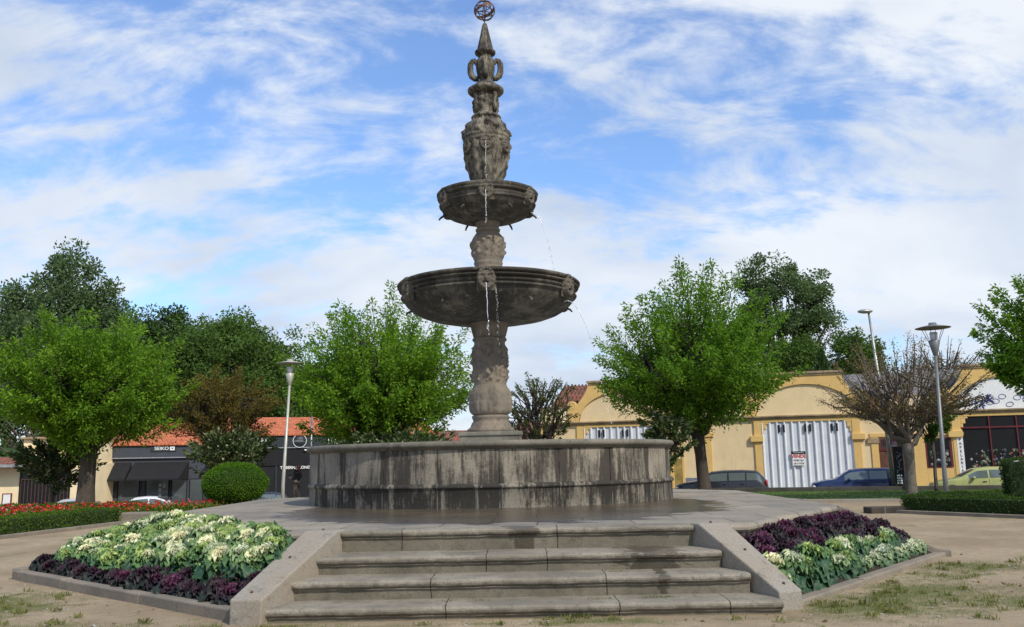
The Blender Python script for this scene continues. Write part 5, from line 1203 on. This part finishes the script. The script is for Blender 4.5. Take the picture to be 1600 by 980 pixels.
# ------------------------------------------------------------------ lamps
def lamp(x,y,z,h,label,mat,top=(0,0),s=1.):
    e = empty('street_lamp',(x,y,z),0,label,'street lamp'); tx,ty = top
    MB().tube([(0,0,-.1),(0,0,.9),(tx,ty,h)],[.085*s,.075*s,.05*s],12).build('post',mat,e)
    hd = MB().lathe([(.05*s,h-.0),(.07*s,h+.02),(.19*s,h+.5*s),(.17*s,h+.52*s),(.09*s,h+.52*s)],20,cx=tx,cy=ty).build('lamp_holder',mat,e)
    MB().lathe([(.1*s,h+.5*s),(.12*s,h+.6*s),(.13*s,h+.78*s),(.1*s,h+.8*s)],20,cx=tx,cy=ty).build('lamp_glass',M['lampglass'],e)
    mb=MB()
    for k in range(6):
        a=k*math.pi/3+.3; mb.tube([(tx+.17*s*math.cos(a),ty+.17*s*math.sin(a),h+.48*s),(tx+.38*s*math.cos(a),ty+.38*s*math.sin(a),h+.95*s)],.010*s,5)
    mb.build('stay',mat,e)
    MB().lathe([(0,h+.99*s),(.3*s,h+.965*s),(.56*s,h+.935*s),(.565*s,h+.945*s),(.3*s,h+1.01*s),(.14*s,h+1.04*s),(.12*s,h+1.12*s),(0,h+1.13*s)],32,cx=tx,cy=ty,caps=False).build('lamp_shade',mat,e)
lamp(14.13,30,0,4.85,'tall grey street lamp with disc shade on the right, in front of the ochre building',M['lamp_grey'],(.08,0))
lamp(-8.92,35,0,4.72,'tall pale street lamp with disc shade between the round bush and the basin',M['lamp_light'],(.17,0),.92)
e = empty('road_lamp',(17.1,41.2,0),0,'slim tall road lamp with flat oval head rising behind the brown pollarded tree','street lamp')
MB().tube([(0,0,-.3),(-.22,0,4),(-.5,0,8.15)],[.09,.075,.05],10).build('post',M['steel'],e)
MB().ball((-.66,0,8.2),.36,16,8,(1,.6,.28)).build('lamp_head',M['steel'],e)
bn = empty('banner',(17.1,41.0,0),0,'black upright banner with white lettering fixed to the slim road lamp','banner')
MB().box(-.08,.36,-.12,-.09,.15,1.95).build('cloth',M['black'],bn); MB().tube([(-.1,-.1,1.97),(.38,-.1,1.97)],.02,6).tube([(-.1,-.1,.14),(.38,-.1,.14)],.02,6).build('rail',M['steel'],bn)
mb=MB(); rg=random.Random(8)
for k in range(6): mb.tube([(.0+rg.random()*.3,-.125,1.7-.16*k),(.05+rg.random()*.28,-.125,1.6-.16*k),(rg.random()*.3,-.125,1.52-.16*k)],.012,5)
mb.build('drawing',M['grey_line'],bn)
mb=MB()
for i in range(4):
    for k in range(3): mb.box(.02+.085*k,.02+.085*k+rg.uniform(.04,.07),-.126,-.121,.3+.11*i,.3+.11*i+rg.uniform(.05,.085))
mb.build('printed_block',M['lettering'],bn)
e = empty('thin_pole',(-10.0,44.5,-.3),0,'thin plain grey pole rising behind the left end of the basin','pole'); MB().tube([(0,0,-1),(0,0,4.6)],[.06,.045],8).build('post',M['steel'],e); MB().ball((0,0,4.62),.06,8,5).build('cap',M['steel'],e)
e = empty('small_post',(18.1,26.5,0),0,'short dark wooden post by the yellow-green car','post'); MB().tube([(0,0,-.1),(0,0,.95)],[.05,.045],8).build('post',M['bark_dark'],e); MB().ball((0,0,.95),.05,8,5).build('cap',M['bark_dark'],e)

# ------------------------------------------------------------------ cars
def car(name, x, y, z, rz, paint, label, kind='hatch'):
    e = empty(name,(x,y,z),rz,label,'car')
    if kind=='estate': top=[(0,.62),(.04,.8),(.55,.92),(1.0,.98),(1.15,1.02),(1.75,1.40),(2.3,1.46),(3.2,1.47),(3.9,1.42),(4.25,1.05),(4.4,.75),(4.42,.5)]; Ln=4.42; cab=(1.18,4.2)
    elif kind=='coupe': top=[(0,.55),(.05,.72),(.5,.86),(1.2,.95),(1.4,1.0),(2.05,1.33),(2.6,1.38),(3.1,1.36),(3.75,1.12),(3.95,.95),(4.1,.7),(4.12,.5)]; Ln=4.12; cab=(1.42,3.7)
    else: top=[(0,.55),(.05,.75),(.5,.88),(1.0,.95),(1.15,1.0),(1.85,1.38),(2.4,1.44),(3.1,1.43),(3.65,1.30),(3.92,1.0),(4.05,.72),(4.08,.5)]; Ln=4.08; cab=(1.18,3.75)
    tx=[a for a,b in top]; tz=[b for a,b in top]
    belt=lambda u: float(np.interp(u,[0,.05,.5,1.15,3.9,Ln],[.52,.68,.82,.90,.96,.5]))
    wid=lambda u: .86*float(np.interp(u,[0,.08,.35,.9,3.3,Ln-.3,Ln-.05,Ln],[.72,.82,.94,1,1,.95,.84,.74]))
    def ringp(u):
        zt=float(np.interp(u,tx,tz)); zb=min(belt(u),zt-.005); w=wid(u); zl=float(np.interp(u,[0,.3,Ln-.3,Ln],[.3,.2,.22,.36])); hgt=max(0,zt-zb)
        wt=w*.97-.36*hgt; wt=max(wt,.3); 
        return [(0,zl),(w*.9,zl),(w*.985,zl+.1),(w,(zl+zb)*.52),(w*.975,zb),(wt,zt-.05*min(1,hgt*4)),(wt*.82,zt-.0),(wt*.45,zt+.018),(0,zt+.024)]
    us=list(np.linspace(0,Ln,56)); V=[];
    for u in us:
        rp=ringp(u); full=[(yy,zz) for yy,zz in rp]+[(-yy,zz) for yy,zz in rp[-2:0:-1]]
        V+=[(u-Ln/2,yy,zz) for yy,zz in full]
    m=16; F=[(i*m+k,i*m+(k+1)%m,(i+1)*m+(k+1)%m,(i+1)*m+k) for i in range(len(us)-1) for k in range(m)]+[tuple(range(m-1,-1,-1)),tuple((len(us)-1)*m+k for k in range(m))]
    MB().add(V,F,True).build('body',paint,e)
    def sp(u,v,side,off=.006):  # side-glass point
        rp=ringp(u); a,b=rp[4],rp[5]; return (u-Ln/2, side*(a[0]+(b[0]-a[0])*v+off), a[1]+(b[1]-a[1])*v+off*.3)
    c0,c1=cab; cuts=[c0+.28,(c0+c1)/2-.15,(c0+c1)/2+.68,c1-.12] if kind!='coupe' else [c0+.3,c0+1.35,c1-.05]
    for side in (-1,1):
        for a,b in zip(cuts[:-1],cuts[1:]):
            n=8; v=[]
            for i in range(n+1):
                u=a+.035+(b-a-.07)*i/n; zt=np.interp(u,tx,tz)-belt(u); hi=.86 if zt>.2 else .6
                lo=.10; 
                if zt<.12: hi=.12
                v+=[sp(u,lo,side),sp(u,hi,side)]
            f=[(2*i,2*i+2,2*i+3,2*i+1) if side<0 else (2*i,2*i+1,2*i+3,2*i+2) for i in range(n)]
            MB().add(v,f,True).build('side_window',M['carglass'],e)
        # seams, handles, mirrors, sill strip
        mb=MB(); 
        for u in cuts[1:-1]: mb.tube([(u-Ln/2,side*(wid(u)*.995+.002),.42),(u-Ln/2,side*(wid(u)*.985),.9)],.007,4)
        mb.build('door_seam',M['black'],e)
        for u in cuts[1:]: 
            if u<c1-.3: MB().box(u-.28-Ln/2,u-.1-Ln/2,min(side*wid(u),side*(wid(u)+.02)),max(side*wid(u),side*(wid(u)+.02)),.8,.83).build('door_handle',M['black'],e,bevel=.006)
        MB().ball((c0+.5-Ln/2,side*.93,.98),.1,10,6,(.8,1,.7)).build('wing_mirror',paint,e)
        MB().box(.9-Ln/2,3.1-Ln/2,min(side*.855,side*.875),max(side*.855,side*.875),.52,.57).build('rub_strip',M['black'],e)
        MB().ball((.14-Ln/2,side*.60,.66),.15,12,8,(.7,1.1,.55)).build('headlight',M['lampglass'],e)
        MB().ball((Ln-.12-Ln/2,side*.62,.85),.13,12,8,(.5,.9,1.1)).build('tail_light',M['redglass'],e)
        for u in (.78,Ln-.82):
            w_=MB().lathe([(.0,-.1),(.24,-.1),(.31,-.08),(.315,0),(.31,.08),(.24,.1),(.0,.1)],28,caps=False); w_.xform(Matrix.Translation((u-Ln/2,side*.78,.31))@Matrix.Rotation(R(90),4,'X')); wo=w_.build('wheel',M['tyre'],e)
            r_=MB().lathe([(0,0),(.2,0),(.21,.02),(.17,.035),(.06,.05),(0,.05)],10,caps=False); r_.xform(Matrix.Translation((u-Ln/2,side*.875,.31))@Matrix.Rotation(R(90 if side<0 else -90),4,'X')); r_.build('rim',M['rimm'],wo)
            a_=MB(); a_.tube([(u-Ln/2+.36*math.cos(t),side*.868,.31+.36*math.sin(t)) for t in np.linspace(0,math.pi,14)],.022,6); a_.build('wheel_arch',M['black'],e)
    # windscreen and rear window
    for (a,b,nm) in ((c0,c0+ (.62 if kind!='coupe' else .6),'windscreen'),(c1-.02,c1+.02-(.0 if kind=='estate' else .42),'rear_window')):
        if nm=='rear_window': a,b=(c1-.25,c1+.03) if kind=='estate' else ((3.15,3.72) if kind=='coupe' else (3.5,3.88))
        n=6; v=[]
        for i in range(n+1):
            u=a+.03+(b-a-.06)*i/n; rp=ringp(u)
            for q in (-1,-.5,0,.5,1): yy=q*rp[6][0]*1.02; zz=np.interp(abs(yy),[0,rp[7][0],rp[6][0],rp[5][0]],[rp[8][1],rp[7][1],rp[6][1],rp[5][1]])+.012; v.append((u-Ln/2+(-.006 if nm=='windscreen' else .006),yy,zz))
        MB().add(v,[(i*5+k,i*5+5+k,i*5+6+k,i*5+1+k) for i in range(n) for k in range(4)],True).build(nm,M['carglass'],e)
    MB().box(-Ln/2-.03,-Ln/2+.02,-.26,.26,.36,.46).build('number_plate',M['white'],e); MB().box(-Ln/2-.012,-Ln/2+.03,-.4,.4,.5,.6).build('grille',M['black'],e)
    return e
def on_f(u,o): p=FA+fdir*u+fn*o; return p.x,p.y
def on_l(u,o): p=LA+ldir*u+ln*o; return p.x,p.y
ZS=-.47
x,y=on_f(10.45,-5.4); car('estate_car',x,y,ZS,f_ang,carpaint('black_car_paint',(.02,.022,.03)),'black estate car parked left of the white corrugated gate, behind the tree trunk','estate')
x,y=on_f(16.75,-5.4); car('estate_car',x,y,ZS,f_ang,carpaint('blue_car_paint',(.012,.028,.10)),'dark blue estate car parked before the white corrugated gate','estate')
x,y=on_f(21.8,-5.4); car('hatchback_car',x,y,ZS,f_ang,carpaint('lime_car_paint',(.38,.40,.15)),'pale yellow-green hatchback parked at the right edge before the shop','hatch')
x,y=on_l(10.9,-4.6); car('coupe_car',x,y,-1.22,l_ang,carpaint('white_car_paint',(.7,.7,.7)),'white car roof showing behind the red flowers below the black awning','coupe')
x,y=on_l(7.4,-4.6); car('hatchback_car',x,y,-1.22,l_ang,carpaint('silver_car_paint',(.42,.43,.45)),'silver car roof showing behind the red flowers beside the thick tree trunk','coupe')
x,y=on_l(17.0,-4.6); car('hatchback_car',x,y,-1.22,l_ang,carpaint('dark_car_paint',(.03,.035,.05)),'dark car glimpsed between the round bush and the pedestrian','hatch')
x,y=on_l(2.6,-4.6); car('hatchback_car',x,y,-1.22,l_ang,carpaint('grey_car_paint',(.2,.2,.24)),'grey car roof at the far left edge behind the clipped hedges','coupe')

# ------------------------------------------------------------------ person
def skin(name, verts, edges, mat, parent, root=0, sub=2):
    me=bpy.data.meshes.new(name); me.from_pydata([v[:3] for v in verts],edges,[]); me.materials.append(mat)
    o=bpy.data.objects.new(name,me); col.objects.link(o); o.parent=parent
    s=o.modifiers.new('skin','SKIN'); s.use_smooth_shade=True
    for i,v in enumerate(verts): me.skin_vertices[0].data[i].radius=(v[3],v[4] if len(v)>4 else v[3]); me.skin_vertices[0].data[i].use_root=(i==root)
    o.modifiers.new('sub','SUBSURF').levels=sub; o.modifiers['sub'].render_levels=sub; return o
pe = empty('person',(-9.1,38.0,0),R(70),'person with long brown hair and dark jacket looking at a phone behind the basin','person')
sk=plain('skin',(.5,.31,.22),.5); V=[(0,0,.95,.15,.11),(0,0,1.1,.125,.09),(0,.0,1.28,.155,.10),(0,0,1.4,.12,.07),(0,.01,1.47,.05,.05),(0,.02,1.56,.085,.095),(0,.02,1.63,.075,.09),
 (.1,0,.9,.09),(.1,.02,.5,.062),(.1,-.02,.1,.042),(.1,.08,.04,.04),(.11,.15,.03,.03),(-.1,0,.9,.09),(-.1,.05,.5,.062),(-.1,.0,.1,.042),(-.1,.1,.04,.04),(-.11,.17,.03,.03),
 (.19,0,1.38,.055),(.23,-.02,1.12,.043),(.14,.2,1.08,.034),(.08,.30,1.14,.026),(-.19,0,1.38,.055),(-.23,-.02,1.12,.043),(-.14,.2,1.08,.034),(-.06,.29,1.13,.026)]
E_=[(0,1),(1,2),(2,3),(3,4),(4,5),(5,6),(0,7),(7,8),(8,9),(9,10),(10,11),(0,12),(12,13),(13,14),(14,15),(15,16),(3,17),(17,18),(18,19),(19,20),(3,21),(21,22),(22,23),(23,24)]
skin('body',V,E_,sk,pe)
skin('jacket',[(0,0,.93,.175,.135),(0,0,1.1,.145,.11),(0,0,1.28,.17,.12),(0,0,1.41,.13,.085),(.19,0,1.385,.07),(.235,-.02,1.12,.058),(.15,.18,1.08,.048),(-.19,0,1.385,.07),(-.235,-.02,1.12,.058),(-.15,.18,1.08,.048)],[(0,1),(1,2),(2,3),(3,4),(4,5),(5,6),(3,7),(7,8),(8,9)],plain('dark_jacket',(.02,.022,.03),.8),pe)
skin('trousers',[(0,0,.96,.16,.125),(.1,0,.86,.105),(.1,.02,.5,.078),(.1,-.02,.1,.06),(-.1,0,.86,.105),(-.1,.05,.5,.078),(-.1,.0,.1,.06)],[(0,1),(1,2),(2,3),(0,4),(4,5),(5,6)],plain('grey_trousers',(.09,.08,.07),.85),pe)
skin('hair',[(0,-.03,1.66,.095,.09),(0,-.06,1.56,.095,.07),(0,-.08,1.42,.09,.05),(0,-.08,1.28,.06,.035)],[(0,1),(1,2),(2,3)],plain('brown_hair',(.10,.045,.025),.6),pe)
for s in (1,-1):
    for k in range(5):
        bx=s*.07; ang=(k-2)*.012
        pts=[(bx,.30,1.14),(bx+ang,.35-.01*abs(k-2),1.15),(bx+ang-s*.012,.375-.012*abs(k-2),1.165),(bx+ang-s*.03,.38-.012*abs(k-2),1.18)]
        if k==4: pts=[(bx,.31,1.15),(bx-s*.03,.33,1.17),(bx-s*.04,.35,1.185)]
        MB().tube(pts,[.011,.010,.009,.007][:len(pts)],6).build('finger',sk,pe)
f_=MB(); f_.ball((0,.122,1.57),.014,6,5,(.8,1.2,1.4)); f_.ball((.09,.02,1.57),.02,6,5,(.5,1,1.4)); f_.ball((-.09,.02,1.57),.02,6,5,(.5,1,1.4)); f_.build('face_features',sk,pe)
f_=MB(); f_.ball((.032,.105,1.60),.011,6,5); f_.ball((-.032,.105,1.60),.011,6,5); f_.ball((0,.108,1.53),.014,6,5,(1.6,.6,.4)); f_.build('eyes_and_mouth',M['brown_wood'],pe)
tag(MB().box(-.04,.04,-.006,.006,-.075,.075).build('phone',M['black'],bevel=.004,loc=(-9.44,38.13,1.2)),'black phone held in the hands of the person behind the basin','phone')
